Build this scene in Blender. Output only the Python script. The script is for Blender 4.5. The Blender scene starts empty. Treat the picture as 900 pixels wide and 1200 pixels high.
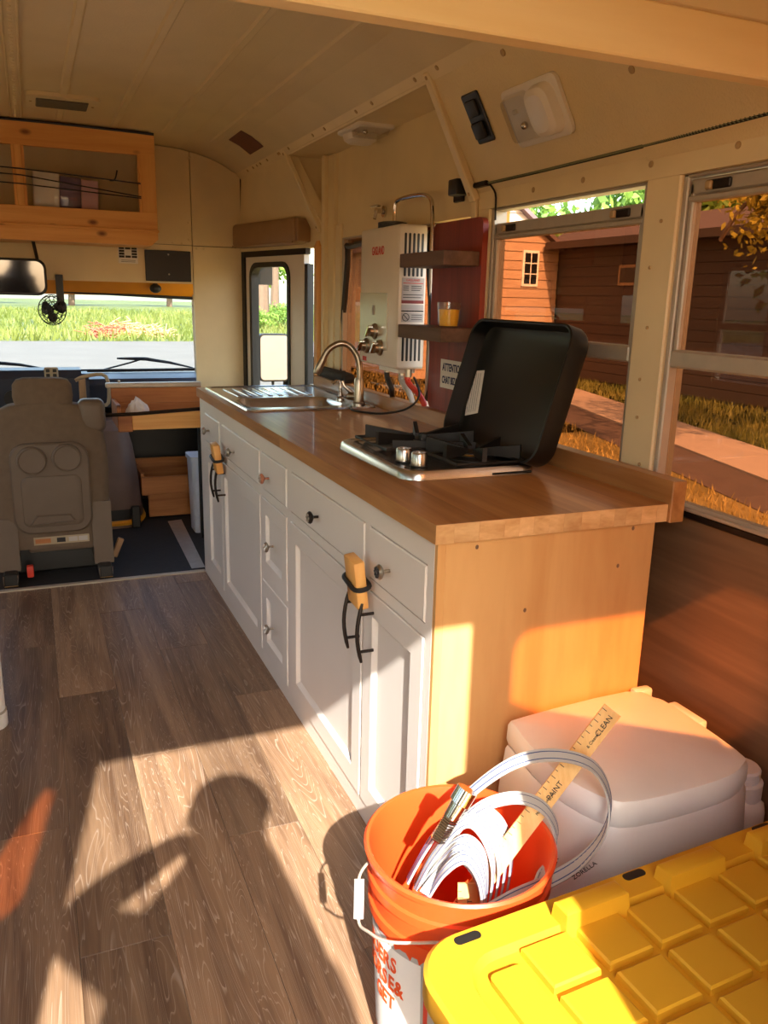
import bpy, bmesh, math, random
import numpy as np
from mathutils import Vector, Matrix
random.seed(7)
scene = bpy.context.scene
COL = scene.collection

# ---------------------------------------------------------------- camera
CAM = (-0.7132, -1.3926, 1.3357); YAW, PITCH, ROLL, FPX = 0.4039, -0.2541, 0.0242, 961.04
_f = Vector((math.sin(YAW)*math.cos(PITCH), math.cos(YAW)*math.cos(PITCH), math.sin(PITCH)))
_r0 = Vector((math.cos(YAW), -math.sin(YAW), 0)); _u0 = _r0.cross(_f)
_r = _r0*math.cos(ROLL) + _u0*math.sin(ROLL); _u = _u0*math.cos(ROLL) - _r0*math.sin(ROLL)
cam_data = bpy.data.cameras.new('camera'); cam = bpy.data.objects.new('camera', cam_data); COL.objects.link(cam)
cam_data.sensor_fit = 'VERTICAL'; cam_data.sensor_height = 36; cam_data.lens = FPX/1200*36
cam_data.clip_start = 0.02; cam_data.clip_end = 600
cam.matrix_world = Matrix(((_r.x, _u.x, -_f.x, CAM[0]), (_r.y, _u.y, -_f.y, CAM[1]), (_r.z, _u.z, -_f.z, CAM[2]), (0, 0, 0, 1)))
scene.camera = cam
def at(px, py, x=None, y=None, z=None):
    """point of the place seen at a pixel of the 900x1200 frame, on the plane x=, y= or z="""
    d = _f + _r*((px-450)/FPX) - _u*((py-600)/FPX); c = Vector(CAM)
    t = (x-c.x)/d.x if x is not None else (y-c.y)/d.y if y is not None else (z-c.z)/d.z
    return c + d*t

# ---------------------------------------------------------------- sky, sun, exposure
SUN_D = Vector((0.2, 1.0, -0.77)).normalized()
world = bpy.data.worlds.new('world'); scene.world = world; world.use_nodes = True
wn = world.node_tree; bg = wn.nodes['Background']
sky = wn.nodes.new('ShaderNodeTexSky'); sky.sky_type = 'NISHITA'; sky.sun_disc = False
sky.sun_elevation = math.radians(37); sky.sun_rotation = math.radians(191); sky.dust_density = 2.0; sky.air_density = 1.2
wn.links.new(sky.outputs[0], bg.inputs[0]); bg.inputs[1].default_value = 0.74
sun_data = bpy.data.lights.new('sun', 'SUN'); sun_data.energy = 14.0; sun_data.angle = math.radians(0.6); sun_data.color = (1.0, 0.945, 0.86)
sun = bpy.data.objects.new('sun', sun_data); COL.objects.link(sun); sun.location = (-3, -12, 10)
sun.rotation_euler = SUN_D.to_track_quat('-Z', 'Y').to_euler()
vs = scene.view_settings; scene.display_settings.display_device = 'sRGB'
vs.view_transform = 'Standard'; vs.look = 'None'; vs.gamma = 1; vs.use_curve_mapping = False; vs.exposure = 0.36
scene.cycles.use_denoising = True; scene.cycles.max_bounces = 12; scene.cycles.diffuse_bounces = 6; scene.cycles.transparent_max_bounces = 24
scene.cycles.caustics_reflective = False; scene.cycles.caustics_refractive = False; scene.cycles.sample_clamp_indirect = 6.0

# ---------------------------------------------------------------- materials
def S(r, g, b):
    def l(c):
        c /= 255.0
        return c/12.92 if c <= 0.04045 else ((c+0.055)/1.055)**2.4
    return (l(r), l(g), l(b), 1)
def newmat(name):
    m = bpy.data.materials.new(name); m.use_nodes = True
    return m, m.node_tree.nodes, m.node_tree.links, m.node_tree.nodes['Principled BSDF']
def plain(name, c, rough=0.5, metal=0.0, var=0.06, scale=14, bump=0.0, bscale=120, coat=0.0, trans=0.0, detail=3):
    m, n, l, b = newmat(name)
    b.inputs['Roughness'].default_value = rough; b.inputs['Metallic'].default_value = metal
    if coat: b.inputs['Coat Weight'].default_value = coat
    if trans: b.inputs['Transmission Weight'].default_value = trans
    tc = n.new('ShaderNodeTexCoord')
    nz = n.new('ShaderNodeTexNoise'); nz.inputs['Scale'].default_value = scale; nz.inputs['Detail'].default_value = detail
    l.new(tc.outputs['Object'], nz.inputs['Vector'])
    rp = n.new('ShaderNodeValToRGB'); e = rp.color_ramp.elements
    e[0].position = 0.3; e[1].position = 0.7
    e[0].color = (c[0]*(1-var), c[1]*(1-var), c[2]*(1-var), 1); e[1].color = (min(1, c[0]*(1+var)), min(1, c[1]*(1+var)), min(1, c[2]*(1+var)), 1)
    l.new(nz.outputs['Fac'], rp.inputs[0]); l.new(rp.outputs[0], b.inputs['Base Color'])
    if bump:
        n2 = n.new('ShaderNodeTexNoise'); n2.inputs['Scale'].default_value = bscale; n2.inputs['Detail'].default_value = 4
        l.new(tc.outputs['Object'], n2.inputs['Vector'])
        bp = n.new('ShaderNodeBump'); bp.inputs['Strength'].default_value = bump; bp.inputs['Distance'].default_value = 0.004
        l.new(n2.outputs['Fac'], bp.inputs['Height']); l.new(bp.outputs[0], b.inputs['Normal'])
    return m
def wood(name, c1, c2, axis='Y', rough=0.5, scale=9.0, stretch=0.07, knots=0.0, kc=(0.1, 0.04, 0.015, 1), rand=0.0, bump=0.15, limed=0.0, coat=0.0):
    m, n, l, b = newmat(name); b.inputs['Roughness'].default_value = rough
    if coat: b.inputs['Coat Weight'].default_value = coat
    tc = n.new('ShaderNodeTexCoord'); oi = n.new('ShaderNodeObjectInfo')
    ad = n.new('ShaderNodeVectorMath'); ad.operation = 'MULTIPLY_ADD'
    cm = n.new('ShaderNodeCombineXYZ')
    for k in range(3): l.new(oi.outputs['Random'], cm.inputs[k])
    l.new(cm.outputs[0], ad.inputs[0]); ad.inputs[1].default_value = (13, 7, 17); l.new(tc.outputs['Object'], ad.inputs[2])
    mp = n.new('ShaderNodeMapping'); sc = [1, 1, 1]; sc['XYZ'.index(axis)] = stretch; mp.inputs['Scale'].default_value = sc
    l.new(ad.outputs[0], mp.inputs['Vector'])
    nz = n.new('ShaderNodeTexNoise'); nz.inputs['Scale'].default_value = scale; nz.inputs['Detail'].default_value = 6; nz.inputs['Distortion'].default_value = 1.6
    l.new(mp.outputs[0], nz.inputs['Vector'])
    fine = n.new('ShaderNodeTexNoise'); fine.inputs['Scale'].default_value = scale*9; fine.inputs['Detail'].default_value = 4
    l.new(mp.outputs[0], fine.inputs['Vector'])
    mx = n.new('ShaderNodeMath'); mx.operation = 'MULTIPLY_ADD'; l.new(fine.outputs['Fac'], mx.inputs[0]); mx.inputs[1].default_value = 0.35; l.new(nz.outputs['Fac'], mx.inputs[2])
    rp = n.new('ShaderNodeValToRGB'); e = rp.color_ramp.elements; e[0].position = 0.5; e[1].position = 0.85; e[0].color = c1; e[1].color = c2
    l.new(mx.outputs[0], rp.inputs[0]); out = rp.outputs[0]
    if knots:
        vo = n.new('ShaderNodeTexVoronoi'); vo.inputs['Scale'].default_value = knots
        mp2 = n.new('ShaderNodeMapping'); s2 = [1, 1, 1]; s2['XYZ'.index(axis)] = 0.55; mp2.inputs['Scale'].default_value = s2
        l.new(ad.outputs[0], mp2.inputs['Vector']); l.new(mp2.outputs[0], vo.inputs['Vector'])
        r2 = n.new('ShaderNodeValToRGB'); r2.color_ramp.elements[0].position = 0.06; r2.color_ramp.elements[1].position = 0.15
        r2.color_ramp.elements[0].color = (1, 1, 1, 1); r2.color_ramp.elements[1].color = (0, 0, 0, 1)
        l.new(vo.outputs['Distance'], r2.inputs[0])
        mk = n.new('ShaderNodeMix'); mk.data_type = 'RGBA'; l.new(r2.outputs[0], mk.inputs[0]); l.new(out, mk.inputs[6]); mk.inputs[7].default_value = kc
        out = mk.outputs[2]
    if limed:
        wv = n.new('ShaderNodeTexNoise'); wv.inputs['Scale'].default_value = scale*0.9; wv.inputs['Detail'].default_value = 2; wv.inputs['Distortion'].default_value = 3.0
        l.new(mp.outputs[0], wv.inputs['Vector'])
        m2 = n.new('ShaderNodeMath'); m2.operation = 'MULTIPLY'; m2.inputs[1].default_value = 22; l.new(wv.outputs['Fac'], m2.inputs[0])
        m3 = n.new('ShaderNodeMath'); m3.operation = 'FRACT'; l.new(m2.outputs[0], m3.inputs[0])
        r3 = n.new('ShaderNodeValToRGB'); r3.color_ramp.elements[0].position = 0.80; r3.color_ramp.elements[1].position = 0.98
        r3.color_ramp.elements[0].color = (0, 0, 0, 1); r3.color_ramp.elements[1].color = (limed, limed, limed, 1)
        l.new(m3.outputs[0], r3.inputs[0])
        ml = n.new('ShaderNodeMix'); ml.data_type = 'RGBA'; l.new(r3.outputs[0], ml.inputs[0]); l.new(out, ml.inputs[6]); ml.inputs[7].default_value = S(196, 178, 160)
        out = ml.outputs[2]
    if rand:
        hv = n.new('ShaderNodeHueSaturation'); mr = n.new('ShaderNodeMapRange'); mr.inputs['To Min'].default_value = 1-rand; mr.inputs['To Max'].default_value = 1+rand
        l.new(oi.outputs['Random'], mr.inputs['Value']); l.new(mr.outputs[0], hv.inputs['Value']); l.new(out, hv.inputs['Color']); out = hv.outputs[0]
    l.new(out, b.inputs['Base Color'])
    if bump:
        bp = n.new('ShaderNodeBump'); bp.inputs['Strength'].default_value = bump; bp.inputs['Distance'].default_value = 0.002
        l.new(mx.outputs[0], bp.inputs['Height']); l.new(bp.outputs[0], b.inputs['Normal'])
    return m
def glassmat(name, tint, refl=1.0, rough=0.0):
    m, n, l, b = newmat(name); n.remove(b); out = n['Material Output']
    tr = n.new('ShaderNodeBsdfTransparent'); tr.inputs[0].default_value = tint
    gl = n.new('ShaderNodeBsdfGlossy'); gl.inputs['Roughness'].default_value = rough; gl.inputs[0].default_value = (refl, refl, refl, 1)
    lw = n.new('ShaderNodeLayerWeight'); lw.inputs[0].default_value = 0.5
    pw = n.new('ShaderNodeMath'); pw.operation = 'POWER'; pw.inputs[1].default_value = 5; l.new(lw.outputs['Facing'], pw.inputs[0])
    fr = n.new('ShaderNodeMath'); fr.operation = 'MULTIPLY_ADD'; fr.inputs[1].default_value = 0.9; fr.inputs[2].default_value = 0.035; l.new(pw.outputs[0], fr.inputs[0])
    mx = n.new('ShaderNodeMixShader'); l.new(fr.outputs[0], mx.inputs[0]); l.new(tr.outputs[0], mx.inputs[1]); l.new(gl.outputs[0], mx.inputs[2])
    l.new(mx.outputs[0], out.inputs[0]); return m
def leafmat(name, c1, c2, scale=0.8):
    m, n, l, b = newmat(name); out = n['Material Output']
    b.inputs['Roughness'].default_value = 0.6
    tc = n.new('ShaderNodeTexCoord'); nz = n.new('ShaderNodeTexNoise'); nz.inputs['Scale'].default_value = scale; nz.inputs['Detail'].default_value = 4
    l.new(tc.outputs['Object'], nz.inputs['Vector'])
    rp = n.new('ShaderNodeValToRGB'); e = rp.color_ramp.elements; e[0].position = .35; e[1].position = .65; e[0].color = c1; e[1].color = c2
    l.new(nz.outputs['Fac'], rp.inputs[0]); l.new(rp.outputs[0], b.inputs['Base Color'])
    tl = n.new('ShaderNodeBsdfTranslucent'); l.new(rp.outputs[0], tl.inputs[0])
    mx = n.new('ShaderNodeMixShader'); mx.inputs[0].default_value = 0.35
    l.new(b.outputs[0], mx.inputs[1]); l.new(tl.outputs[0], mx.inputs[2]); l.new(mx.outputs[0], out.inputs[0]); return m

M = dict(
    cream=plain('cream_paint', S(226, 208, 166), 0.45, var=0.05, scale=5, bump=0.12, bscale=60),
    ceil=plain('ceiling_paint', S(216, 199, 160), 0.38, var=0.06, scale=3, bump=0.22, bscale=130),
    cove=plain('textured_cream', S(224, 204, 158), 0.5, var=0.04, scale=6, bump=0.5, bscale=170),
    white=plain('white_plastic', S(232, 228, 222), 0.35, var=0.02),
    offwhite=plain('off_white_enamel', S(226, 219, 208), 0.3, var=0.02),
    cab=plain('cabinet_paint', S(226, 218, 210), 0.42, var=0.02, scale=3),
    pine=wood('pine', S(214, 150, 76), S(232, 176, 100), 'X', 0.45, 10, 0.06, knots=8.5, kc=S(120, 64, 24)),
    pinez=wood('pine_upright', S(214, 150, 76), S(232, 176, 100), 'Z', 0.45, 10, 0.06, knots=8.5, kc=S(120, 64, 24)),
    butcher=wood('butcher_block', S(156, 104, 56), S(192, 140, 84), 'Y', 0.36, 9, 0.06, rand=0.10, bump=0.05, coat=0.15),
    endgrain=wood('block_end_grain', S(196, 150, 96), S(224, 184, 130), 'X', 0.5, 16, 0.4, rand=0.12, bump=0.05),
    ply=wood('birch_plywood', S(200, 150, 90), S(213, 168, 108), 'Z', 0.5, 5, 0.16, bump=0.04),
    plank=wood('vinyl_plank', S(98, 73, 54), S(146, 116, 88), 'Y', 0.42, 10, 0.06, rand=0.24, bump=0.08, limed=0.4),
    brownply=wood('dark_stained_board', S(104, 78, 56), S(136, 104, 76), 'Y', 0.5, 8, 0.05),
    shelfwood=wood('grey_brown_shelf_wood', S(88, 64, 50), S(116, 88, 70), 'Y', 0.6, 10, 0.06),
    redboard=wood('red_stained_board', S(112, 36, 24), S(146, 54, 36), 'Z', 0.5, 9, 0.08),
    ruler=wood('ruler_wood', S(216, 168, 96), S(232, 190, 122), 'Z', 0.5, 20, 0.1),
    cratewood=wood('crate_cedar', S(150, 88, 42), S(196, 128, 70), 'X', 0.55, 8, 0.06, knots=5, kc=S(90, 44, 20)),
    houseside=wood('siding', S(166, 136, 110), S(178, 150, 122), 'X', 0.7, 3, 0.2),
    alu=plain('aluminium', S(180, 170, 154), 0.45, 0.35, var=0.05, scale=30),
    chrome=plain('chrome', S(214, 208, 200), 0.12, 1.0, var=0.02),
    nickel=plain('brushed_nickel', S(176, 166, 152), 0.28, 1.0, var=0.04),
    steel=plain('stainless_steel', S(190, 188, 186), 0.24, 1.0, var=0.04, scale=20),
    bronze=plain('dark_bronze', S(44, 36, 32), 0.4, 0.7, var=0.1),
    black=plain('black_plastic', S(26, 25, 24), 0.45, var=0.1),
    blackgloss=plain('black_enamel', S(15, 15, 15), 0.38, var=0.08, scale=4),
    iron=plain('cast_iron', S(22, 21, 20), 0.55, var=0.15, scale=60, bump=0.1),
    rubber=plain('black_rubber_mat', S(38, 37, 38), 0.8, var=0.15, scale=40, bump=0.2, bscale=300),
    dash=plain('dark_blue_dash', S(40, 46, 62), 0.5, var=0.08),
    darkgrey=plain('dark_grey_carpet', S(46, 42, 40), 0.9, var=0.15, scale=50, bump=0.3),
    engine=plain('brown_engine_cover', S(104, 80, 68), 0.6, var=0.18, scale=6, bump=0.1),
    seatf=plain('taupe_seat_cloth', S(102, 86, 69), 0.9, var=0.08, scale=30, bump=0.25, bscale=500),
    seatp=plain('taupe_seat_plastic', S(98, 83, 68), 0.55, var=0.05, bump=0.05),
    vinyl=plain('tan_vinyl', S(150, 118, 84), 0.5, var=0.08, scale=8, bump=0.08),
    beige=plain('beige_plastic', S(166, 150, 122), 0.5, var=0.04),
    orange=plain('orange_bucket_plastic', S(226, 78, 30), 0.38, var=0.03, scale=5),
    yellow=plain('yellow_tote_plastic', S(210, 154, 34), 0.42, var=0.04, scale=6, bump=0.04, bscale=200),
    toteblack=plain('black_tote_plastic', S(30, 30, 31), 0.5),
    hose=plain('white_hose_vinyl', S(176, 174, 170), 0.45, var=0.02),
    blue=plain('blue_line_ink', S(60, 76, 120), 0.6),
    redink=plain('red_ink', S(196, 46, 34), 0.6), orangeink=plain('orange_ink', S(226, 84, 30), 0.6),
    blackink=plain('black_ink', S(30, 28, 30), 0.7), navyink=plain('navy_ink', S(38, 44, 88), 0.7),
    paper=plain('paper', S(234, 230, 224), 0.8, var=0.02), greylabel=plain('grey_label', S(178, 172, 166), 0.6, var=0.05),
    maroon=plain('maroon_label', S(120, 42, 36), 0.6),
    tape=plain('silver_tape', S(186, 182, 178), 0.35, 0.5, var=0.1, scale=20, bump=0.2, bscale=40),
    yellowpaint=plain('school_bus_yellow', S(226, 150, 28), 0.4, var=0.04),
    rope=plain('black_rope', S(30, 30, 26), 0.8), ropew=plain('pale_rope_fleck', S(130, 134, 104), 0.8),
    brownsticker=plain('brown_sticker', S(112, 66, 46), 0.7),
    screw=plain('brass_screw', S(178, 150, 106), 0.5, 0.1),
    hinge_red=plain('red_lever', S(206, 60, 40), 0.5),
    tissue=plain('white_tissue', S(226, 226, 232), 0.8, var=0.05),
    purple=plain('purple_print', S(106, 84, 112), 0.5), pink=plain('pink_print', S(206, 164, 176), 0.5),
    wax=plain('amber_wax', S(255, 190, 56), 0.5, var=0.05),
    green=plain('green_wire', S(70, 130, 96), 0.5),
    bluewhite=plain('pale_blue_plastic', S(200, 208, 222), 0.4),
    glass=glassmat('clear_glass', (0.96, 0.97, 0.96, 1)), lens=glassmat('clear_lens_plastic', (0.86, 0.84, 0.80, 1)),
    film=glassmat('amber_film_glass', (0.535, 0.355, 0.235, 1), 0.6), filmrear=glassmat('amber_film_rear_glass', (0.74, 0.41, 0.19, 1), 0.7),
    lightfilm=glassmat('side_glass', (0.86, 0.84, 0.80, 1)),
    plasticwrap=glassmat('plastic_wrap', (0.95, 0.95, 0.96, 1), 1.0, 0.05),
    mirror=plain('mirror_silver', S(214, 214, 214), 0.03, 1.0, var=0.0),
    darkmirror=plain('smoked_mirror', S(84, 82, 86), 0.05, 1.0, var=0.0),
    grass=leafmat('grass_green', S(92, 108, 40), S(130, 136, 64), 0.15), drygrass=leafmat('dry_lawn', S(150, 128, 62), S(196, 168, 96), 0.5),
    lawn=leafmat('lawn_green', S(104, 116, 44), S(160, 152, 76), 0.6),
    leaf=leafmat('leaf_green', S(70, 104, 34), S(134, 164, 60), 0.7), leafy=leafmat('yellow_green_leaf', S(140, 130, 40), S(196, 176, 66), 0.9),
    leafbright=leafmat('bright_leaf', S(88, 126, 42), S(136, 166, 70), 0.5),
    bark=plain('bark', S(104, 84, 68), 0.9, var=0.2, scale=8, bump=0.6, bscale=12),
    gravel=plain('pale_gravel', S(98, 95, 88), 0.9, var=0.07, scale=0.6, bump=0.3, bscale=8, detail=8),
    dirt=plain('dry_soil', S(150, 120, 84), 0.95, var=0.2, scale=2.0, detail=8),
    concrete=plain('sidewalk_concrete', S(186, 164, 146), 0.9, var=0.06, scale=1.2, detail=6),
    darkstrip=plain('dark_strip_brown', S(96, 76, 66), 0.95, var=0.12, scale=4),
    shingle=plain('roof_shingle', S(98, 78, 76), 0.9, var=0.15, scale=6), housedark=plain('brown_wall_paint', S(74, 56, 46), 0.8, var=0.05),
    brush=plain('dead_brush', S(196, 160, 112), 0.9, var=0.2, scale=3), brushred=plain('reddish_brush', S(190, 104, 80), 0.9, var=0.2, scale=3),
    skin=plain('skin', S(196, 150, 124), 0.6), shirt=plain('grey_shirt_cloth', S(90, 92, 100), 0.9, bump=0.2), hair=plain('brown_hair', S(60, 42, 30), 0.8),
)

# ---------------------------------------------------------------- mesh helpers
class MB:
    def __init__(s): s.v = []; s.f = []; s.m = []
    def add(s, vs, fs, mi=0):
        o = len(s.v); s.v += [tuple(v) for v in vs]; s.f += [tuple(i+o for i in f) for f in fs]; s.m += [mi]*len(fs); return s
    def box(s, x0, x1, y0, y1, z0, z1, T=None, mi=0):
        vs = [Vector((x, y, z)) for z in (z0, z1) for y in (y0, y1) for x in (x0, x1)]
        if T is not None: vs = [T @ v for v in vs]
        return s.add(vs, [(0, 2, 3, 1), (4, 5, 7, 6), (0, 1, 5, 4), (2, 6, 7, 3), (0, 4, 6, 2), (1, 3, 7, 5)], mi)
    def rbox(s, x0, x1, y0, y1, z0, z1, r=0.01, seg=2, T=None, mi=0):
        bm = bmesh.new(); bmesh.ops.create_cube(bm, size=1)
        for v in bm.verts: v.co = Vector(((x0+x1)/2+v.co.x*(x1-x0), (y0+y1)/2+v.co.y*(y1-y0), (z0+z1)/2+v.co.z*(z1-z0)))
        bmesh.ops.bevel(bm, geom=bm.edges[:], offset=min(r, .49*min(x1-x0, y1-y0, z1-z0)), segments=seg, profile=0.5, affect='EDGES')
        return s.bm(bm, T, mi)
    def bm(s, bm, T=None, mi=0):
        bm.verts.index_update(); vs = [T @ v.co if T is not None else v.co.copy() for v in bm.verts]
        s.add(vs, [[v.index for v in f.verts] for f in bm.faces], mi); bm.free(); return s
    def tube(s, pts, r, n=8, closed=False, mi=0, cap=True, sq=None):
        pts = [Vector(p) for p in pts]; N = len(pts); rs = r if isinstance(r, (list, tuple)) else [r]*N
        tan = []
        for i in range(N):
            a = pts[(i-1) % N] if (closed or i > 0) else pts[i]; b = pts[(i+1) % N] if (closed or i < N-1) else pts[i]
            tan.append((b-a).normalized())
        up = Vector((0, 0, 1)) if abs(tan[0].z) < .9 else Vector((1, 0, 0)); u = tan[0].cross(up).normalized(); vs = []
        for i in range(N):
            u = (u - tan[i]*u.dot(tan[i])).normalized(); w = tan[i].cross(u)
            for k in range(n):
                a = 2*math.pi*k/n; vs.append(pts[i] + (u*math.cos(a)+w*math.sin(a)*(sq or 1))*rs[i])
        fs = []
        for i in range(N if closed else N-1):
            j = (i+1) % N
            for k in range(n): fs.append((i*n+k, i*n+(k+1) % n, j*n+(k+1) % n, j*n+k))
        if cap and not closed: fs += [tuple(range(n-1, -1, -1)), tuple((N-1)*n+k for k in range(n))]
        return s.add(vs, fs, mi)
    def cyl(s, p0, p1, r0, r1=None, n=20, mi=0): return s.tube([p0, p1], [r0, r0 if r1 is None else r1], n, mi=mi)
    def lathe(s, prof, c=(0, 0, 0), n=32, T=None, mi=0):
        vs = []; fs = []
        for r, z in prof:
            for k in range(n):
                a = 2*math.pi*k/n; p = Vector((r*math.cos(a), r*math.sin(a), z)); p = T @ p if T is not None else p; vs.append(p+Vector(c))
        for i in range(len(prof)-1):
            for k in range(n): fs.append((i*n+k, i*n+(k+1) % n, (i+1)*n+(k+1) % n, (i+1)*n+k))
        if prof[0][0] > 1e-6: fs.append(tuple(range(n-1, -1, -1)))
        if prof[-1][0] > 1e-6: fs.append(tuple((len(prof)-1)*n+k for k in range(n)))
        return s.add(vs, fs, mi)
    def open_lathe(s, prof, c=(0, 0, 0), n=40):
        s.lathe(prof, c, n); s.f = s.f[:len(s.f)]; return s
    def prism(s, poly, z0, z1, T=None, mi=0, top=None):
        n = len(poly); top = top or poly
        vs = [Vector((x, y, z0)) for x, y in poly] + [Vector((x, y, z1)) for x, y in top]
        if T is not None: vs = [T @ v for v in vs]
        return s.add(vs, [tuple(range(n-1, -1, -1)), tuple(range(n, 2*n))] + [(i, (i+1) % n, (i+1) % n+n, i+n) for i in range(n)], mi)
    def loft(s, rings, cap=True, mi=0):
        n = len(rings[0]); vs = [p for r in rings for p in r]; fs = []
        for i in range(len(rings)-1):
            for k in range(n): fs.append((i*n+k, i*n+(k+1) % n, (i+1)*n+(k+1) % n, (i+1)*n+k))
        if cap: fs += [tuple(range(n-1, -1, -1)), tuple((len(rings)-1)*n+k for k in range(n))]
        return s.add(vs, fs, mi)
    def ribbon(s, pts, wdirs, w, t=0.003, mi=0):
        rings = []
        pts = [Vector(p) for p in pts]; N = len(pts)
        for i, p in enumerate(pts):
            tn = (pts[min(i+1, N-1)]-pts[max(i-1, 0)]).normalized(); wd = Vector(wdirs[i] if isinstance(wdirs, list) else wdirs)
            wd = (wd-tn*wd.dot(tn)).normalized(); nn = tn.cross(wd)
            rings.append([p-wd*w/2-nn*t/2, p+wd*w/2-nn*t/2, p+wd*w/2+nn*t/2, p-wd*w/2+nn*t/2])
        return s.loft(rings, True, mi)
    def ball(s, c, rx, ry=None, rz=None, n=16, T=None, mi=0):
        ry = ry or rx; rz = rz or rx; bm = bmesh.new(); bmesh.ops.create_uvsphere(bm, u_segments=n, v_segments=max(6, n//2), radius=1)
        for v in bm.verts: v.co = Vector((c[0]+v.co.x*rx, c[1]+v.co.y*ry, c[2]+v.co.z*rz))
        return s.bm(bm, T, mi)
def rrect(x0, x1, y0, y1, r, n=5):
    out = []
    for cx, cy, a0 in ((x1-r, y1-r, 0), (x0+r, y1-r, 90), (x0+r, y0+r, 180), (x1-r, y0+r, 270)):
        for k in range(n+1):
            a = math.radians(a0+90*k/n); out.append((cx+r*math.cos(a), cy+r*math.sin(a)))
    return out
def smooth(pts, n=6, closed=False):
    pts = [Vector(p) for p in pts]; N = len(pts); out = []
    for i in range(N if closed else N-1):
        if closed: p0, p1, p2, p3 = pts[(i-1) % N], pts[i], pts[(i+1) % N], pts[(i+2) % N]
        else: p0, p1, p2, p3 = pts[max(i-1, 0)], pts[i], pts[i+1], pts[min(i+2, N-1)]
        for k in range(n):
            t = k/n; out.append(0.5*((2*p1)+(p2-p0)*t+(2*p0-5*p1+4*p2-p3)*t*t+(3*p1-p0-3*p2+p3)*t**3))
    if not closed: out.append(pts[-1])
    return out
WL = {}
def obj(name, mb, mat, parent=None, sharp=32, flat=False):
    """one mesh object, its origin at the middle of its base, placed in world space"""
    vs = np.array([tuple(v) for v in mb.v]); lo, hi = vs.min(0), vs.max(0)
    org = np.array(((lo[0]+hi[0])/2, (lo[1]+hi[1])/2, lo[2]))
    me = bpy.data.meshes.new(name); me.from_pydata((vs-org).tolist(), [], mb.f)
    mats = mat if isinstance(mat, (list, tuple)) else [mat]
    for q in mats: me.materials.append(M[q] if isinstance(q, str) else q)
    if len(mats) > 1: me.polygons.foreach_set('material_index', mb.m)
    me.validate()
    if not flat:
        bm = bmesh.new(); bm.from_mesh(me); bmesh.ops.recalc_face_normals(bm, faces=bm.faces[:]); bm.to_mesh(me); bm.free()
        me.polygons.foreach_set('use_smooth', [True]*len(me.polygons)); me.set_sharp_from_angle(angle=math.radians(sharp))
    o = bpy.data.objects.new(name, me); COL.objects.link(o)
    WL[o.name] = Vector(org); o.location = Vector(org)
    if parent is not None: o.parent = parent; o.location = Vector(org)-WL[parent.name]
    return o
def tag(o, label, cat, group=None):
    o['label'] = label; o['category'] = cat
    if group: o['group'] = group
    return o
def thing(name, label, cat, loc, group=None):
    o = bpy.data.objects.new(name, None); COL.objects.link(o); o.location = loc; o.empty_display_size = 0.05; WL[o.name] = Vector(loc)
    return tag(o, label, cat, group)
def struct(name, mb, mat, parent=None, label=None):
    o = obj(name, mb, mat, parent)
    if parent is None: o['kind'] = 'structure'
    if label: o['label'] = label
    return o
def structroot(name, loc, label=None):
    o = bpy.data.objects.new(name, None); COL.objects.link(o); o.location = loc; WL[o.name] = Vector(loc); o['kind'] = 'structure'
    if label: o['label'] = label
    return o
def text(body, loc, size, right, up, mat, parent, name='lettering', extrude=0.0004, align='CENTER', bold=0.0, sx=1.0):
    cu = bpy.data.curves.new(name, 'FONT'); cu.body = body; cu.size = size; cu.extrude = extrude; cu.align_x = align; cu.align_y = 'CENTER'; cu.offset = bold; cu.resolution_u = 3
    o = bpy.data.objects.new(name, cu); COL.objects.link(o); cu.materials.append(M[mat])
    x = Vector(right).normalized(); y = Vector(up); y = (y-x*y.dot(x)).normalized(); z = x.cross(y)
    R = Matrix((x, y, z)).transposed().to_4x4() @ Matrix.Diagonal((sx, 1, 1, 1))
    o.matrix_world = Matrix.Translation(Vector(loc)-(WL[parent.name] if parent is not None else Vector())) @ R
    if parent is not None: o.parent = parent
    return o
def lerp(a, b, t): return Vector(a)*(1-t)+Vector(b)*t
# ================================================================ the setting: bus shell
XW = 0.613; XC = -0.70; YR = -1.45; YF = 3.45
def xz(poly, y0, y1):
    mb = MB(); n = len(poly)
    vs = [Vector((x, y0, z)) for x, z in poly] + [Vector((x, y1, z)) for x, z in poly]
    return mb.add(vs, [tuple(range(n)), tuple(range(2*n-1, n-1, -1))] + [((i+1) % n, i, i+n, (i+1) % n+n) for i in range(n)])
def screw(p, nrm, parent, r=0.006, mat='screw', name='screw'):
    mb = MB(); p = Vector(p); nrm = Vector(nrm).normalized()
    mb.tube([p-nrm*.002, p+nrm*.0015, p+nrm*.003], [r, r, r*.55], 10)
    return obj(name, mb, mat, parent)

# ---- floor of planks
floor = structroot('floor', (-0.70, 0.5, -0.02), 'wood look plank floor of the bus')
sub = MB().box(-2.02, 0.68, YR, 2.53, -0.06, -0.012); obj('subfloor', sub, 'darkgrey', floor)
pw = 0.186; x = -2.02; ci = 0
while x < 0.66:
    x1 = min(x+pw, 0.68); off = (ci*0.47 % 1.22); y = YR-off
    while y < 2.52:
        y0, y1 = max(y, YR), min(y+1.22, 2.52)
        if y1-y0 > 0.03 and not (x > 0.12 and y0 > 0):
            dz = random.uniform(-.0004, .0004)
            obj('plank', MB().rbox(x+.0003, x1-.0003, y0+.0003, y1-.0003, -0.012, 0.0+dz, 0.0007, 1), 'plank', floor)
        y += 1.22
    x = x1; ci += 1
t = struct('trim_1', MB().rbox(-1.9, 0.0, 2.515, 2.545, -0.005, 0.007, .003, 1), 'alu', label='aluminium threshold strip at the end of the plank floor')
for k in range(9): screw((-0.95+k*.115, 2.53, 0.007), (0, 0, 1), t, .004, 'alu')
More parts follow.
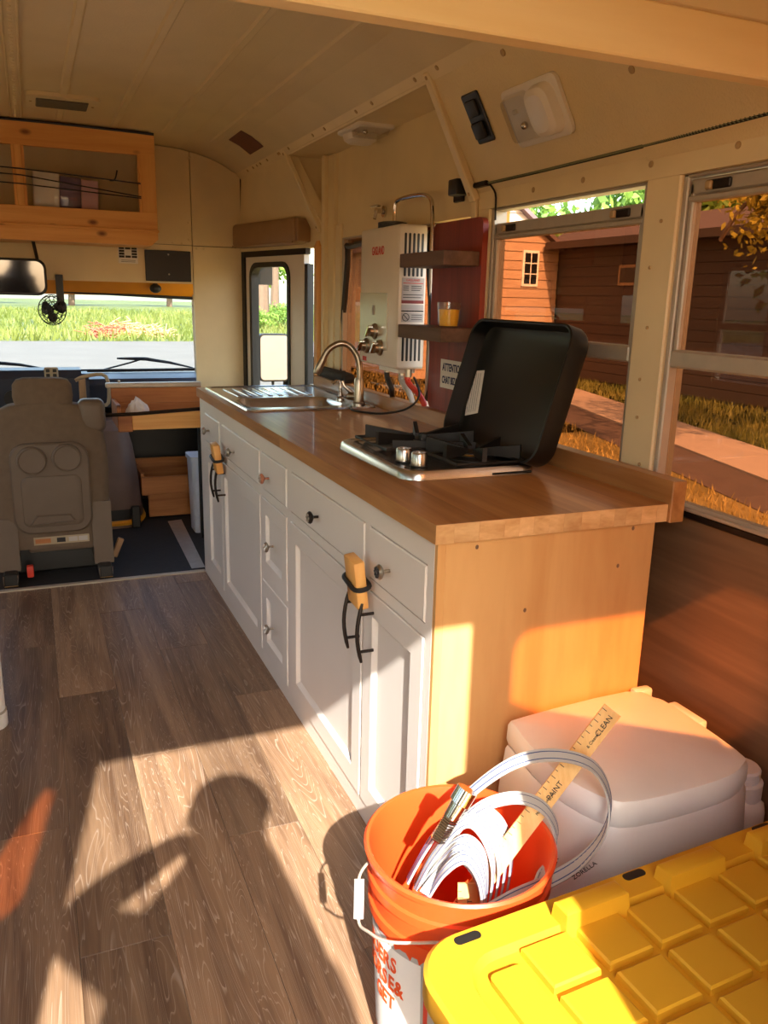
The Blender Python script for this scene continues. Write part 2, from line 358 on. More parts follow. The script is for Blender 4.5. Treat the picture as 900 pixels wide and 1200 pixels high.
cabfloor = struct('floor_cab', MB().box(-1.83, 0.66, 2.545, 4.25, -0.06, -0.012), 'darkgrey', label='dark grey cab floor around the driver seat')

# ---- ceiling
half = [(0.0, 2.115), (.18, 2.115), (.36, 2.112), (.52, 2.110), (.68, 2.105), (.80, 2.098), (.90, 2.080), (.98, 2.058), (1.05, 2.028), (1.13, 1.980)]
prof = [(XC-a, z) for a, z in reversed(half[1:])] + [(XC+a, z) for a, z in half]
ceiling = structroot('ceiling', (XC, 1.0, 2.12), 'cream painted metal bus ceiling with long pressed ribs')
cuts = [0, 2, 4, 6, 8, 9, 10, 12, 14, 16, 18]
for i0, i1 in zip(cuts[:-1], cuts[1:]):
    seg = prof[i0:i1+1]; poly = [(a, b) for a, b in seg] + [(a, b+.03) for a, b in reversed(seg)]
    obj('panel', xz(poly, YR, YF+.03), 'ceil', ceiling)
def ceil_z(x):
    for (a, za), (b, zb) in zip(prof[:-1], prof[1:]):
        if a <= x <= b: return za+(zb-za)*(x-a)/(b-a)
    return 2.0
for rx in (-1.55, -1.29, -1.03, -0.885, -0.515, -0.27, -0.03, 0.205):
    w = 0.021; mb = xz([(rx-w, ceil_z(rx-w)+.004), (rx-w*.5, ceil_z(rx-w*.5)-.007), (rx+w*.5, ceil_z(rx+w*.5)-.007), (rx+w, ceil_z(rx+w)+.004)], YR, 3.05)
    obj('rib', mb, 'ceil', ceiling)
strip = obj('seam_strip', xz([(XC-.026, 2.116), (XC-.024, 2.109), (XC+.024, 2.109), (XC+.026, 2.116)], YR, 3.08), 'ceil', ceiling)
for e in (-.021, .021): obj('seam_bead', MB().tube([(XC+e, YR+.01, 2.109), (XC+e, 3.07, 2.109)], .004, 6), 'ceil', ceiling)
rv = MB()
for k in range(110): rv.ball((XC, YR+.03+k*.041, 2.109), .007, .007, .004, 6)
o = obj('rivet_row', rv, 'ceil', ceiling); o['kind'] = 'stuff'
# rail where ceiling meets the sloping side panels
for sgn, nm in ((1, 'trim_2'), (-1, 'trim_3')):
    X = lambda v: XC+sgn*(v-XC)
    rail = struct(nm, MB().add([(X(a), y, z) for y in (YR, YF) for a, z in ((.405, 1.998), (.437, 1.962), (.447, 1.972), (.417, 2.01))], [(0, 1, 2, 3), (7, 6, 5, 4), (0, 4, 5, 1), (1, 5, 6, 2), (2, 6, 7, 3), (3, 7, 4, 0)]), 'cream', label='cream rail with screws where the ceiling meets the side panels')
    if sgn > 0:
        for k in range(17): screw((.419, -.9+k*.25+.1*(k % 2), 1.981), (-.75, 0, -.66), rail, .0075)
        for k in range(4): screw((.419, 2.62+k*.2, 1.981), (-.75, 0, -.66), rail, .0075)

# ---- right side wall
wr = structroot('wall_right', (XW, 0.5, 0), 'cream side wall of the bus with windows above a dark board')
obj('header', MB().box(XW-.002, .66, YR, 1.02, 1.612, 1.70), 'cream', wr)
for y0, y1, z0 in ((.117, .228, .886), (.945, 1.06, .886), (-.73, -.62, .886), (2.29, 2.36, .886), (-1.45, -1.40, .886)):
    obj('post', MB().rbox(XW+.001, .662, y0, y1, z0, 1.66, .004, 1), 'cream', wr)
obj('post', MB().rbox(XW-.008, .66, 2.36, 2.50, .0, 1.966, .006, 2), 'cream', wr)
obj('post', MB().rbox(XW-.03, XW, 2.44, 2.475, .964, 1.966, .004, 1), 'cream', wr)
for y0, y1, z0 in ((.117, .228, .886),):
    for z in (.965, 1.075, 1.165, 1.285, 1.42, 1.52): screw((XW, (y0+y1)/2+.02*random.uniform(-1, 1), z), (-1, 0, 0), wr, .0042)
lower = obj('lower_board', MB().box(.66, .68, YR, 2.75, 0, .872), 'brownply', wr)
obj('outer_skin', MB().box(.684, .70, YR, 2.75, -.35, .868), 'yellowpaint', wr)
obj('sill', MB().rbox(.628, .70, YR, 2.30, .868, .886, .004, 1), 'bronze', wr)
obj('upper_panel', MB().box(XW+.012, .66, 1.02, 2.78, 1.60, 2.01), 'cream', wr)
for sg in (1, -1):
    sk_poly = [(XC+sg*(a-XC), z) for a, z in ((.38, 2.05), (.47, 2.075), (.735, 1.74), (.735, 1.66), (.662, 1.66), (.662, 1.69), (.462, 2.012), (.42, 2.03))]
    for y0_, y1_ in (((YR, 1.03), (2.60, 3.5)) if sg > 0 else ((YR, 3.5),)): obj('roof_edge', xz(sk_poly if sg > 0 else sk_poly[::-1], y0_, y1_), 'yellowpaint', ceiling)
obj('roof_edge', MB().box(.662, .72, 1.0, 2.80, 1.58, 2.06).box(.45, .72, .98, 2.60, 1.997, 2.06), 'yellowpaint', ceiling)
obj('soffit_panel', MB().box(.43, .66, 1.03, 2.56, 1.968, 1.995), 'cream', wr)
cp = [(.437, 1.965), (XW+.002, 1.655), (.66, 1.655), (.66, 1.70), (.46, 2.01)]
obj('sloping_panel', xz(cp, .232, 1.032), 'cove', wr)
obj('bay_end', xz([(.438, 1.967), (XW+.003, 1.655), (.72, 1.655), (.72, 2.06), (.45, 2.06)], 1.010, 1.034), 'cream', wr)
cp2 = [(a-.004, z) for a, z in cp]
obj('sloping_panel', xz(cp2, YR, .230), 'cove', wr)
for y, z in ((.70, 1.64), (.47, 1.64), (-.04, 1.648), (-.30, 1.648), (.215, 1.645)): screw((XW-.002, y, z), (-1, 0, 0), wr, .0075)
for y, a in ((.19, .46), (.62, .06), (-.1, .1), (-.35, .45)):
    p = lerp((.437, y, 1.965), (XW, y, 1.655), a); screw(p-Vector((.004, 0, 0)), (-.86, 0, -.5), wr, .009)
# roof bows
for yb, nm in ((1.025, 'roof_bow'), (2.545, 'roof_bow')):
    p0 = Vector((.425, yb, 1.99)); p1 = Vector((XW-.008, yb, 1.64)); dd = (p1-p0).normalized(); nn = Vector((-.86, 0, -.5)).normalized()
    mb = MB(); T = Matrix((dd, Vector((0, 1, 0)), dd.cross(Vector((0, 1, 0))))).transposed().to_4x4(); T.translation = p0
    L = (p1-p0).length; mb.rbox(0, L, -.018, .018, -.012, .012, .004, 1, T=T); mb.rbox(L-.005, L+.06, -.016, .016, -.006, .006, .003, 1, T=Matrix.Translation(p1) @ Matrix.Rotation(math.radians(88), 4, 'Y') @ Matrix.Translation((-L, 0, 0)))
    b = obj('roof_bow', mb, 'cream', wr)
    for f in (.04, .93): screw(p0+dd*L*f+nn*.012, nn, b, .006)
# sloping panel above the entry door
DA, DB = Vector((.605, 2.70, 0)), Vector((.425, 3.45, 0)); DD = (DB-DA).normalized(); DN = Vector((DD.y, -DD.x, 0))  # DN points outwards
if DN.x < 0: DN = -DN
def dp(s, n, z): return DA+DD*s+DN*n+Vector((0, 0, z))
DL = (DB-DA).length
mb = MB().add([(.437, 2.56, 1.972), (.437, 3.45, 1.972), dp(DL, .0, 1.66), dp(0, 0, 1.66), (.605, 2.50, 1.66), (.47, 2.56, 2.01), (.47, 3.45, 2.01), dp(DL, .05, 1.66), dp(0, .05, 1.66), (.655, 2.5, 1.66)],
         [(0, 1, 2, 3), (0, 3, 4), (5, 8, 7, 6), (5, 9, 8), (0, 4, 9, 5), (1, 6, 7, 2), (2, 7, 8, 3), (3, 8, 9, 4), (0, 5, 6, 1)])
obj('door_head_panel', mb, 'cream', wr)
obj('recess_panel', xz([(.43, 1.985), (.61, 1.66), (.66, 1.66), (.66, 2.0), (.44, 2.0)], 2.563, 2.58), 'cream', wr)
mb = MB().add([dp(s, n, z) for z in (1.575, 1.665) for n in (0, .05) for s in (-.2, DL+.02)], [(0, 1, 3, 2), (4, 6, 7, 5), (0, 4, 5, 1), (2, 3, 7, 6), (0, 2, 6, 4), (1, 5, 7, 3)])
obj('door_header', mb, 'cream', wr)
mb = MB().box(.60, .66, 2.50, 2.70, 0, .90); mb.box(.617, .66, 2.50, 2.66, .9, 1.6)
obj('door_side_panel', mb, 'cream', wr)

# ---- windows on the right
def bus_window(name, y0, y1, z0, z1, gap, parent_label, glassm='film', side=1, rail=1.222):
    X = lambda v: XC+side*(v-XC)
    def bx(a0, a1, b0, b1, c0, c1, r=.003):
        q0, q1 = sorted((X(a0), X(a1))); return MB().rbox(q0, q1, b0, b1, c0, c1, r, 1)
    root = structroot(name, (X(.64), (y0+y1)/2, z0), parent_label)
    t = .016
    mb = MB(); 
    for b in ((y0, y0+t, z0, z1), (y1-t, y1, z0, z1), (y0, y1, z0, z0+t*.7), (y0, y1, z1-.008, z1)):
        q0, q1 = sorted((X(.622), X(.668))); mb.rbox(q0, q1, b[0], b[1], b[2], b[3], .003, 1)
    obj('window_frame', mb, 'alu', root)
    if rail:
        zt = z1-gap
        mb = MB(); q0, q1 = sorted((X(.628), X(.650)))
        mb.rbox(q0, q1, y0+t, y1-t, zt-.036, zt-.003, .004, 1); mb.rbox(q0, q1, y0+t, y0+t+.014, rail, zt-.01, .003, 1); mb.rbox(q0, q1, y1-t-.014, y1-t, rail, zt-.01, .003, 1)
        mb.rbox(q0-.004, q1, y0+t, y1-t, zt-.05, zt-.037, .003, 1)
        obj('sash_frame', mb, 'alu', root)
        for yy in (y0+.10, y1-.10):
            l = obj('latch', bx(.622, .63, yy-.035, yy+.035, zt-.030, zt-.010), 'bronze', root)
            obj('latch_tab', bx(.615, .63, yy+.012, yy+.03, zt-.030, zt-.012), 'screw', l)
        obj('meeting_rail', bx(.622, .656, y0+t, y1-t, rail-.022, rail+.018, .005), 'alu', root)
        q0, q1 = sorted((X(.639), X(.642))); obj('pane', MB().box(q0, q1, y0+t+.01, y1-t-.01, rail+.016, zt-.03), glassm, root)
        q0, q1 = sorted((X(.646), X(.649))); obj('pane', MB().box(q0, q1, y0+t-.004, y1-t+.004, z0+.008, rail), glassm, root)
    else:
        q0, q1 = sorted((X(.645), X(.648))); obj('pane', MB().box(q0, q1, y0+t-.004, y1-t+.004, z0+.008, z1-.005), glassm, root)
    return root
bus_window('window_1', 1.36, 2.29, .90, 1.60, .0, 'amber tinted side window behind the water heater', rail=0)
# dark rounded gasket of that window
mb = MB(); ring = [(1.40, .93), (2.24, .93), (2.24, 1.50), (2.18, 1.56), (1.46, 1.56), (1.40, 1.50)]
mb.tube(smooth([(.632, a, b) for a, b in ring], 5, True), .014, 6, True)
obj('gasket', mb, 'black', bpy.data.objects['window_1'])
bus_window('window_2', .228, .945, .886, 1.612, .042, 'amber tinted side window above the counter, its upper sash lowered a little')
bus_window('window_3', -.62, .117, .886, 1.612, .008, 'amber tinted side window past the end of the counter')
bus_window('window_4', -1.40, -.73, .886, 1.612, .008, 'amber tinted side window by the rear of the bus')

# ---- left side wall (beyond the frame)
wl = structroot('wall_left', (2*XC-XW, 0.5, 0), 'cream side wall of the bus opposite the kitchen')
XL = 2*XC-XW
obj('lower_board', MB().box(XL-.067, XL-.02, YR, 3.5, -.3, .872), 'cream', wl)
obj('header', MB().box(XL-.047, XL, YR, 3.5, 1.612, 1.70), 'cream', wl)
obj('sloping_panel', xz([(2*XC-a, z) for a, z in reversed(cp)], YR, 3.5), 'cove', wl)
LW = [(-1.38, -.66), (-.54, .18), (.30, 1.02), (1.14, 1.86), (1.98, 2.70)]
prev = YR
for a, b in LW + [(3.5, 3.5)]:
    obj('post', MB().box(XL-.047, XL, prev, a, .86, 1.62), 'cream', wl); prev = b
for i, (a, b) in enumerate(LW):
    bus_window('window_%d' % (5+i), a, b, .872, 1.612, .008, 'clear side window of the bus opposite the kitchen', 'lightfilm', -1)

# ---- rear wall with open door and amber windows either side
wb = structroot('wall_rear', (XC, YR, 0), 'rear wall of the bus around the open back door')
DX0, DX1, DZ = -1.10, -.203, 1.837
def rear(x0, x1, z0, z1): obj('panel', MB().box(x0, x1, YR-.05, YR, z0, z1), 'cream', wb)
rear(DX0, DX1, DZ, 2.15); rear(DX1, -.105, -.3, 2.15); rear(-1.195, DX0, -.3, 2.15)
WZ0, WZ1 = 1.36, 1.775
rear(-.105, .68, -.3, WZ0); rear(-.105, .68, WZ1+.03, 2.15); rear(.42, .68, WZ0, WZ1+.03)
rear(XL-.06, -1.195, -.3, WZ0); rear(XL-.06, -1.195, WZ1, 2.15); rear(XL-.06, -1.82, WZ0, WZ1)
for nm, x0, x1, ztop in (('window_10', -.105, .42, WZ1+.03), ('window_11', -1.82, -1.195, WZ1)):
    root = structroot(nm, ((x0+x1)/2, YR-.03, WZ0), 'amber tinted rear window beside the back door')
    obj('pane', MB().box(x0-.005, x1+.005, YR-.03, YR-.026, WZ0-.005, ztop+.005), 'filmrear', root)
    mb = MB()   # rounded corner fillets of the rubber surround
    for cx, cz, sx_, sz_ in ((x0, ztop, 1, -1), (x1, ztop, -1, -1), (x0, WZ0, 1, 1), (x1, WZ0, -1, 1)):
        r = .06; poly = [(cx, cz)] + [(cx+sx_*r*(1-math.sin(a)), cz+sz_*r*(1-math.cos(a))) for a in [math.pi/2*k/6 for k in range(7)]]
        n = len(poly); vs = [(a, y, b) for y in (YR-.045, YR-.005) for a, b in poly]
        mb.add(vs, [tuple(range(n)), tuple(range(2*n-1, n-1, -1))]+[(i, (i+1) % n, (i+1) % n+n, i+n) for i in range(n)])
    obj('gasket', mb, 'black', root)
obj('door_jamb', MB().box(DX0-.004, DX0+.0, YR-.05, YR+.01, 0, DZ), 'cream', wb)
# rear step outside the back door
st = struct('floor_step', MB().rbox(-1.35, -.05, -2.35, YR-.05, -.06, 0.0, .01, 1), 'alu', label='metal step platform outside the back door')

# ---- wooden beam across the ceiling near the back
def beam_pt(px, py): return at(px, py, y=-.3)
mb = MB().rbox(XL+.07, .545, -.30, -.262, 1.688, 1.767, .003, 1)
o = struct('trim_4', mb, wood('pale_painted_pine', S(232, 206, 150), S(240, 218, 168), 'X', .5, 6, .08, bump=.05), label='pale wooden beam running across under the ceiling')
o2 = obj('upper_board', MB().rbox(XL+.13, .49, -.295, -.262, 1.769, 1.86, .003, 1), 'cream', o)

# ---- front bulkhead
wf = structroot('wall_front', (XC, YF, 0), 'cream front bulkhead above and beside the windshield')
def top_poly(x0, x1, z0, n=8, inset=0.004):
    xs = [x0+(x1-x0)*k/n for k in range(n+1)]
    return [(x1, z0), (x0, z0)] + [(a, ceil_z(a)-inset) for a in xs]
obj('panel', xz(top_poly(.157, .43, 1.60), YF, YF+.03), 'cream', wf)
obj('panel', xz([(.44, -.01), (.157, -.01), (.157, 1.596), (.44, 1.596)], YF, YF+.03), 'cream', wf)
obj('panel', xz(top_poly(-.075, .153, 1.60), YF, YF+.03), 'cream', wf)
obj('panel', xz(top_poly(-1.83, -.078, 1.60), YF, YF+.03), 'cream', wf)
obj('panel', xz([(.153, 1.392), (-1.56, 1.392), (-1.56, 1.597), (.153, 1.597)], YF, YF+.03), 'cream', wf)
obj('panel', xz([(-1.56, -.01), (-1.86, -.01), (-1.86, 1.596), (-1.56, 1.596)], YF, YF+.03), 'cream', wf)
obj('joint_backing', xz([(.62, 1.40), (-2.02, 1.40), (-2.02, 1.9), (-1.8, 2.16), (.4, 2.16), (.62, 1.9)], YF+.029, YF+.05), 'black', wf)
for x, z in ((.165, 2.06), (.148, 2.05), (.05, 1.61), (.10, 1.61), (.14, 1.63), (.14, 1.72), (.18, 1.585), (.22, 1.585), (.41, 1.45), (.41, 1.3), (.41, 1.16), (.41, 1.02), (.41, .92)):
    screw((x, YF, z), (0, -1, 0), wf, .008, 'cream')
# cab ahead of the bulkhead
cabs = structroot('wall_cab', (XC, 4.0, 0), 'cab shell around the windshield')
obj('roof_panel', MB().box(-1.86, .44, YF+.03, 4.12, 1.43, 1.47), 'cream', cabs)
yv = MB().add([(x, y, z) for x in (-1.72, .30) for y, z in ((3.93, 1.43), (4.06, 1.318), (4.09, 1.325), (3.97, 1.45))], [(0, 1, 2, 3), (7, 6, 5, 4), (0, 4, 5, 1), (1, 5, 6, 2), (2, 6, 7, 3), (3, 7, 4, 0)])
obj('visor_panel', yv, 'yellowpaint', cabs)
for sgn in (1, -1):
    X = lambda v: XC+sgn*(v-XC)
    q = [(X(.44), YF+.03), (X(.47), YF+.03), (X(.36), 4.22), (X(.33), 4.22)]
    obj('cab_side', MB().prism(q if sgn > 0 else q[::-1], -.1, .86), 'dash', cabs)
    obj('pillar', MB().tube([(X(.30), 4.19, .78), (X(.285), 4.13, 1.06), (X(.265), 4.04, 1.40)], .022, 8), 'alu', cabs)
    q = [(X(.42), YF+.03), (X(.44), YF+.03), (X(.31), 4.20), (X(.29), 4.20)]
    if sgn < 0: obj('cab_side', MB().prism(q[::-1], 1.30, 1.47), 'cream', cabs)
obj('firewall', MB().box(-1.80, .40, 4.20, 4.25, -.1, .835), 'black', cabs)
ws = structroot('window_12', (XC, 4.2, .80), 'windshield of the bus')
gw = MB().add([(-1.70, 4.205, .83), (.31, 4.205, .83), (.285, 4.06, 1.33), (-1.675, 4.06, 1.33), (-1.70, 4.21, .83), (.31, 4.21, .83), (.285, 4.065, 1.33), (-1.675, 4.065, 1.33)], [(0, 1, 2, 3), (7, 6, 5, 4), (0, 4, 5, 1), (1, 5, 6, 2), (2, 6, 7, 3), (3, 7, 4, 0)])
obj('pane', gw, 'glass', ws)
mb = MB().tube(smooth([(-1.66, 4.2, .852), (.27, 4.2, .852), (.292, 4.19, .875), (.262, 4.07, 1.27), (.235, 4.06, 1.312), (-1.63, 4.06, 1.312), (-1.69, 4.19, .875)], 4, True), .011, 6, True)
obj('gasket', mb, 'black', ws)

# ---- entry door (angled) with its window
dr = structroot('door_1', dp(.4, .03, 0), 'cream folding entry door with a tall window')
TD = Matrix((DD, DN, Vector((0, 0, 1)))).transposed().to_4x4(); TD.translation = DA
g0, g1, gz0, gz1, gr = .235, .665, .40, 1.505, .07
outer = rrect(.075, DL-.035, -.0, 1.565, .01, 2); 
def ringmesh(out, inn, n0, n1):
    m_ = MB(); k = len(inn); 
    V = [TD @ Vector((a, n, b)) for n in (n0, n1) for a, b in (out+inn)]
    K = len(out)+k; fs = []
    for o_ in (0, K):
        for i in range(k): fs.append((o_+i, o_+(i+1) % k, o_+k+(i+1) % k, o_+k+i))
    for i in range(k):
        fs.append((i, (i+1) % k, K+(i+1) % k, K+i)); fs.append((k+i, k+(i+1) % k, K+k+(i+1) % k, K+k+i))
    return m_.add(V, fs)
inn = rrect(g0, g1, gz0, gz1, gr, 5); out = rrect(.085, DL-.045, 0.0, 1.562, .012, 5)
obj('door_leaf', ringmesh(out, inn, .012, .045), 'offwhite', dr)
g_in = rrect(g0+.016, g1-.016, gz0+.016, gz1-.016, gr-.012, 5); g_out = rrect(g0-.010, g1+.010, gz0-.010, gz1+.010, gr+.008, 5)
obj('gasket', ringmesh(g_out, g_in, .004, .05), 'black', dr)
V = [TD @ Vector((a, .03, b)) for a, b in rrect(g0+.01, g1-.01, gz0+.01, gz1-.01, gr-.01, 5)]
m_ = MB(); k = len(V); m_.add(V + [v+DN*.004 for v in V], [tuple(range(k)), tuple(range(2*k-1, k-1, -1))]+[(i, (i+1) % k, (i+1) % k+k, i+k) for i in range(k)])
obj('pane', m_, 'glass', dr)
obj('edge_strip', MB().box(.055, .095, .015, .05, 0, 1.50, T=TD), 'black', dr)
obj('top_seal', MB().box(.05, DL-.04, .0, .03, 1.545, 1.575, T=TD), 'bronze', dr)
obj('jamb_strip', MB().box(DL-.045, DL-.012, .0, .045, 0, 1.575, T=TD), 'black', dr)
# wooden post beside the door
post = MB(); pr = rrect(.585, .622, 2.53, 2.60, .014, 3); post.prism(pr, .90, 1.575); post.prism(pr, 1.575, 1.60, top=[((a-.6035)*.5+.6035, (b-2.565)*.6+2.565) for a, b in pr])
tag(obj('wooden_post', post, 'pinez'), 'rounded pine post between the entry door and the counter', 'post')
# padded roll above the door
pad = thing('door_pad', 'tan vinyl padded roll above the entry door', 'pad', dp(.40, -.04, 1.595))
obj('cushion', MB().rbox(.02, .70, -.088, -.001, 1.590, 1.715, .022, 3, T=TD), 'vinyl', pad)
obj('end_flap', MB().rbox(-.005, .022, -.078, -.001, 1.60, 1.71, .008, 2, T=TD), 'vinyl', pad)
obj('seam', MB().tube([TD @ Vector((s, -.087, 1.598)) for s in (.03, .69)], .004, 6), 'vinyl', pad)
# ================================================================ kitchen
def door_front(name, y0, y1, z0, z1, parent, fw=.058, proud=.003):
    """a recessed-panel front on the x=0 face, facing -x"""
    mb = MB(); x0, x1 = -proud, .016; xr = -proud+.011
    def ring(i, x): return [(x, y0+i, z0+i), (x, y1-i, z0+i), (x, y1-i, z1-i), (x, y0+i, z1-i)]
    rings = [ring(0, x1), ring(0, x0+.002), ring(.002, x0), ring(fw, x0), ring(fw+.006, x0+.006), ring(fw+.014, xr), ring(fw+.016, xr)]
    mb.loft(rings, cap=True)
    return obj(name, mb, 'cab', parent)
def slab_front(name, y0, y1, z0, z1, parent, proud=.003):
    mb = MB()
    def ring(i, x): return [(x, y0+i, z0+i), (x, y1-i, z0+i), (x, y1-i, z1-i), (x, y0+i, z1-i)]
    mb.loft([ring(0, .016), ring(0, -proud+.003), ring(.003, -proud)], True)
    return obj(name, mb, 'cab', parent)
def knob(y, z, parent, kind, x=-.003):
    T = Matrix.Rotation(-math.pi/2, 4, 'Y')
    k = obj('knob', MB().lathe([(.004, 0), (.004, .014), (.009, .017), (.017, .022), (.0185, .026), (.015, .031), (0, .033)], (x, y, z), 18, T), {'rose': 'copper', 'dark': 'bronze'}.get(kind, 'nickel'), parent)
    for i in range(8 if kind == 'wheel' else 6):
        a = i*2*math.pi/(8 if kind == 'wheel' else 6)
        c = Vector((x-.032, y+.0095*math.cos(a), z+.0095*math.sin(a)))
        obj('petal', MB().ball(c, .003, .0042, .0042, 8), 'blackink' if kind == 'wheel' else ('nickel' if kind != 'clear' else 'white'), parent)
M['copper'] = plain('rose_ceramic', S(176, 112, 84), 0.3, 0.3)
def pull(y, z0, z1, parent, x=-.003):
    pts = []
    for k in range(9):
        t = k/8; pts.append((x-.030-.012*math.sin(math.pi*t), y, z0+(z1-z0)*t))
    mb = MB(); mb.tube(pts, [.0035]+[.0052]*7+[.0035], 8)
    h = obj('handle', mb, 'bronze', parent)
    for z in (z0+.028, z1-.028): obj('handle_post', MB().cyl((x+.001, y, z), (x-.036, y, z), .004, n=8), 'bronze', parent)
def carcass(root, y0, y1):
    mb = MB(); w = .0
    mb.box(0, .018, y0, y1, .811, .869); mb.box(0, .018, y0, y1, 0.0, .055); mb.box(0, .018, y0, y1, .651, .6805)
    mb.box(.018, .54, y0, y1, .0, .64) ; mb.box(.018, .54, y0, y1, .855, .869)
    mb.box(.018, .03, y0, y1, .60, .86)
    obj('face_frame', mb, 'cab', root)
def stile(root, y0, y1): obj('stile', MB().box(0.0002, .018, y0, y1, .0, .8115), 'cab', root)
GK = 'white kitchen base cabinets'
cA = thing('sink_cabinet', 'white base cabinet under the steel sink with two doors', 'cabinet', (.27, 1.96, 0), GK)
carcass(cA, 1.395, 2.53); stile(cA, 2.405, 2.53); stile(cA, 1.395, 1.405); stile(cA, 2.035, 2.085)
slab_front('drawer', 2.088, 2.402, .683, .808, cA); d = bpy.data.objects['drawer']; knob(2.30, .741, d, 'plain')
d2 = slab_front('drawer', 1.408, 2.032, .683, .808, cA); knob(1.80, .732, d2, 'plain')
a1 = door_front('door', 2.066, 2.402, .056, .648, cA); pull(2.084, .485, .635, a1)
a2 = door_front('door', 1.408, 2.060, .056, .648, cA); pull(1.99, .485, .635, a2)
cB = thing('drawer_cabinet', 'white base cabinet of three stacked drawers between the door cabinets', 'cabinet', (.27, 1.22, 0), GK)
carcass(cB, 1.055, 1.395); stile(cB, 1.055, 1.066); stile(cB, 1.384, 1.395)
e = slab_front('drawer', 1.068, 1.382, .683, .808, cB); knob(1.274, .735, e, 'rose')
e = door_front('drawer', 1.068, 1.382, .364, .648, cB, .055); knob(1.24, .502, e, 'clear', .0)
e = door_front('drawer', 1.068, 1.382, .058, .340, cB, .055); knob(1.25, .195, e, 'clear', .0)
obj('rail', MB().box(0, .018, 1.055, 1.395, .338, .366), 'cab', cB)
cC = thing('stove_cabinet', 'white base cabinet under the stove with bare birch plywood end panel', 'cabinet', (.27, .52, 0), GK)
carcass(cC, 0.012, 1.055); stile(cC, 0.012, .042); stile(cC, 1.018, 1.055); stile(cC, .355, .388)
e = slab_front('drawer', .390, 1.016, .683, .808, cC); knob(.741, .735, e, 'dark')
e = slab_front('drawer', .044, .353, .683, .808, cC); knob(.229, .738, e, 'wheel')
a3 = door_front('door', .396, 1.022, .056, .648, cC); pull(.41, .478, .630, a3)
a4 = door_front('door', .046, .385, .056, .648, cC); pull(.318, .478, .630, a4)
ep = obj('end_panel', MB().rbox(0.018, .543, 0.0, .012, .0, .869, .001, 1), 'ply', cC)
obj('end_strip', MB().box(.0005, .018, -.0005, .012, 0, .869), 'ply', cC)
for px, py in ((559, 641), (742, 619), (724, 663), (615, 715)): 
    p = at(px, py, y=0); obj('plywood_knot', MB().ball((p.x, -.0003, p.z), .004, .001, .005, 8), 'brownply', ep)
lv = obj('levelling_bracket', MB().rbox(.022, .045, -.018, 0, .30, .325, .004, 2), 'chrome', cC)
# wooden blocks held across the handles by black bands
def block(y, z, n1):
    t = thing('handle_block', n1, 'block', (-.045, y, z-.055), 'wooden handle blocks')
    T = Matrix.Translation((-.036, y, z)) @ Matrix.Rotation(math.radians(4), 4, 'X') @ Matrix.Rotation(math.radians(-8), 4, 'Y')
    obj('wood_block', MB().rbox(-.014, .014, -.036, .036, -.062, .062, .004, 2, T=T), 'pinez', t)
    ring = [(a, b) for a, b in rrect(-.020, .022, -.045, .045, .018, 4)]
    obj('elastic_band', MB().tube([T @ Vector((a, b, .0+.10*b)) for a, b in ring], .006, 8, True), 'black', t)
block(.352, .676, 'small wooden block strapped by a black band to the stove cabinet handles')
block(1.985, .676, 'small wooden block strapped by a black band to the sink cabinet handles')

# worktop with cooktop / sink, made of glued staves
wt = thing('worktop', 'long butcher block worktop over the white cabinets', 'worktop', (.28, 1.26, .87))
xs = [-.012, .04, .095, .145, .20, .255, .31, .365, .42, .475, .525, .562]
sinkcut = (.045, .50, 1.72, 2.44)
for i, (a, b) in enumerate(zip(xs[:-1], xs[1:])):
    y = -.012; 
    segs = []
    while y < 2.54:
        L = random.uniform(.7, 1.3); segs.append((y, min(y+L, 2.54))); y += L
    for s0, s1 in segs:
        parts = [(s0, s1)]
        if b > sinkcut[0]+.01 and a < sinkcut[1]-.01:
            parts = [(s0, min(s1, sinkcut[2])), (max(s0, sinkcut[3]), s1)]
        for p0, p1 in parts:
            if p1-p0 > .02: obj('stave', MB().box(a, b-.0001, p0, p1-.0001, .870, .910), 'butcher', wt)
# end grain blocks show on the near end
x = -.012
while x < .56:
    w = random.uniform(.03, .06); obj('end_block', MB().box(x, min(x+w, .562)-.0003, -.0135, -.011, .8702, .9098), 'endgrain', wt); x += w
obj('backsplash', MB().rbox(.563, .602, -.022, 2.526, .868, .962, .002, 1), 'butcher', wt)

# sink with drainer
sk = thing('kitchen_sink', 'stainless steel sink with drainer set into the worktop', 'sink', (.27, 2.08, .91))
mb = MB(); bx0, bx1, by0, by1 = .055, .455, 1.745, 2.06; zt = .917
outr = rrect(.022, .548, 1.655, 2.515, .03, 5); inr = rrect(bx0, bx1, by0, by1, .07, 5)
def Rg(poly, z): return [Vector((a, b, z)) for a, b in poly]
rings = [Rg(rrect(.020, .550, 1.653, 2.517, .03, 5), .9105), Rg(outr, zt), Rg(rrect(.035, .535, 1.668, 2.50, .03, 5), zt-.001), Rg(rrect(.04, .53, 1.673, 2.495, .03, 5), zt-.004)]
mb.loft(rings, cap=False)
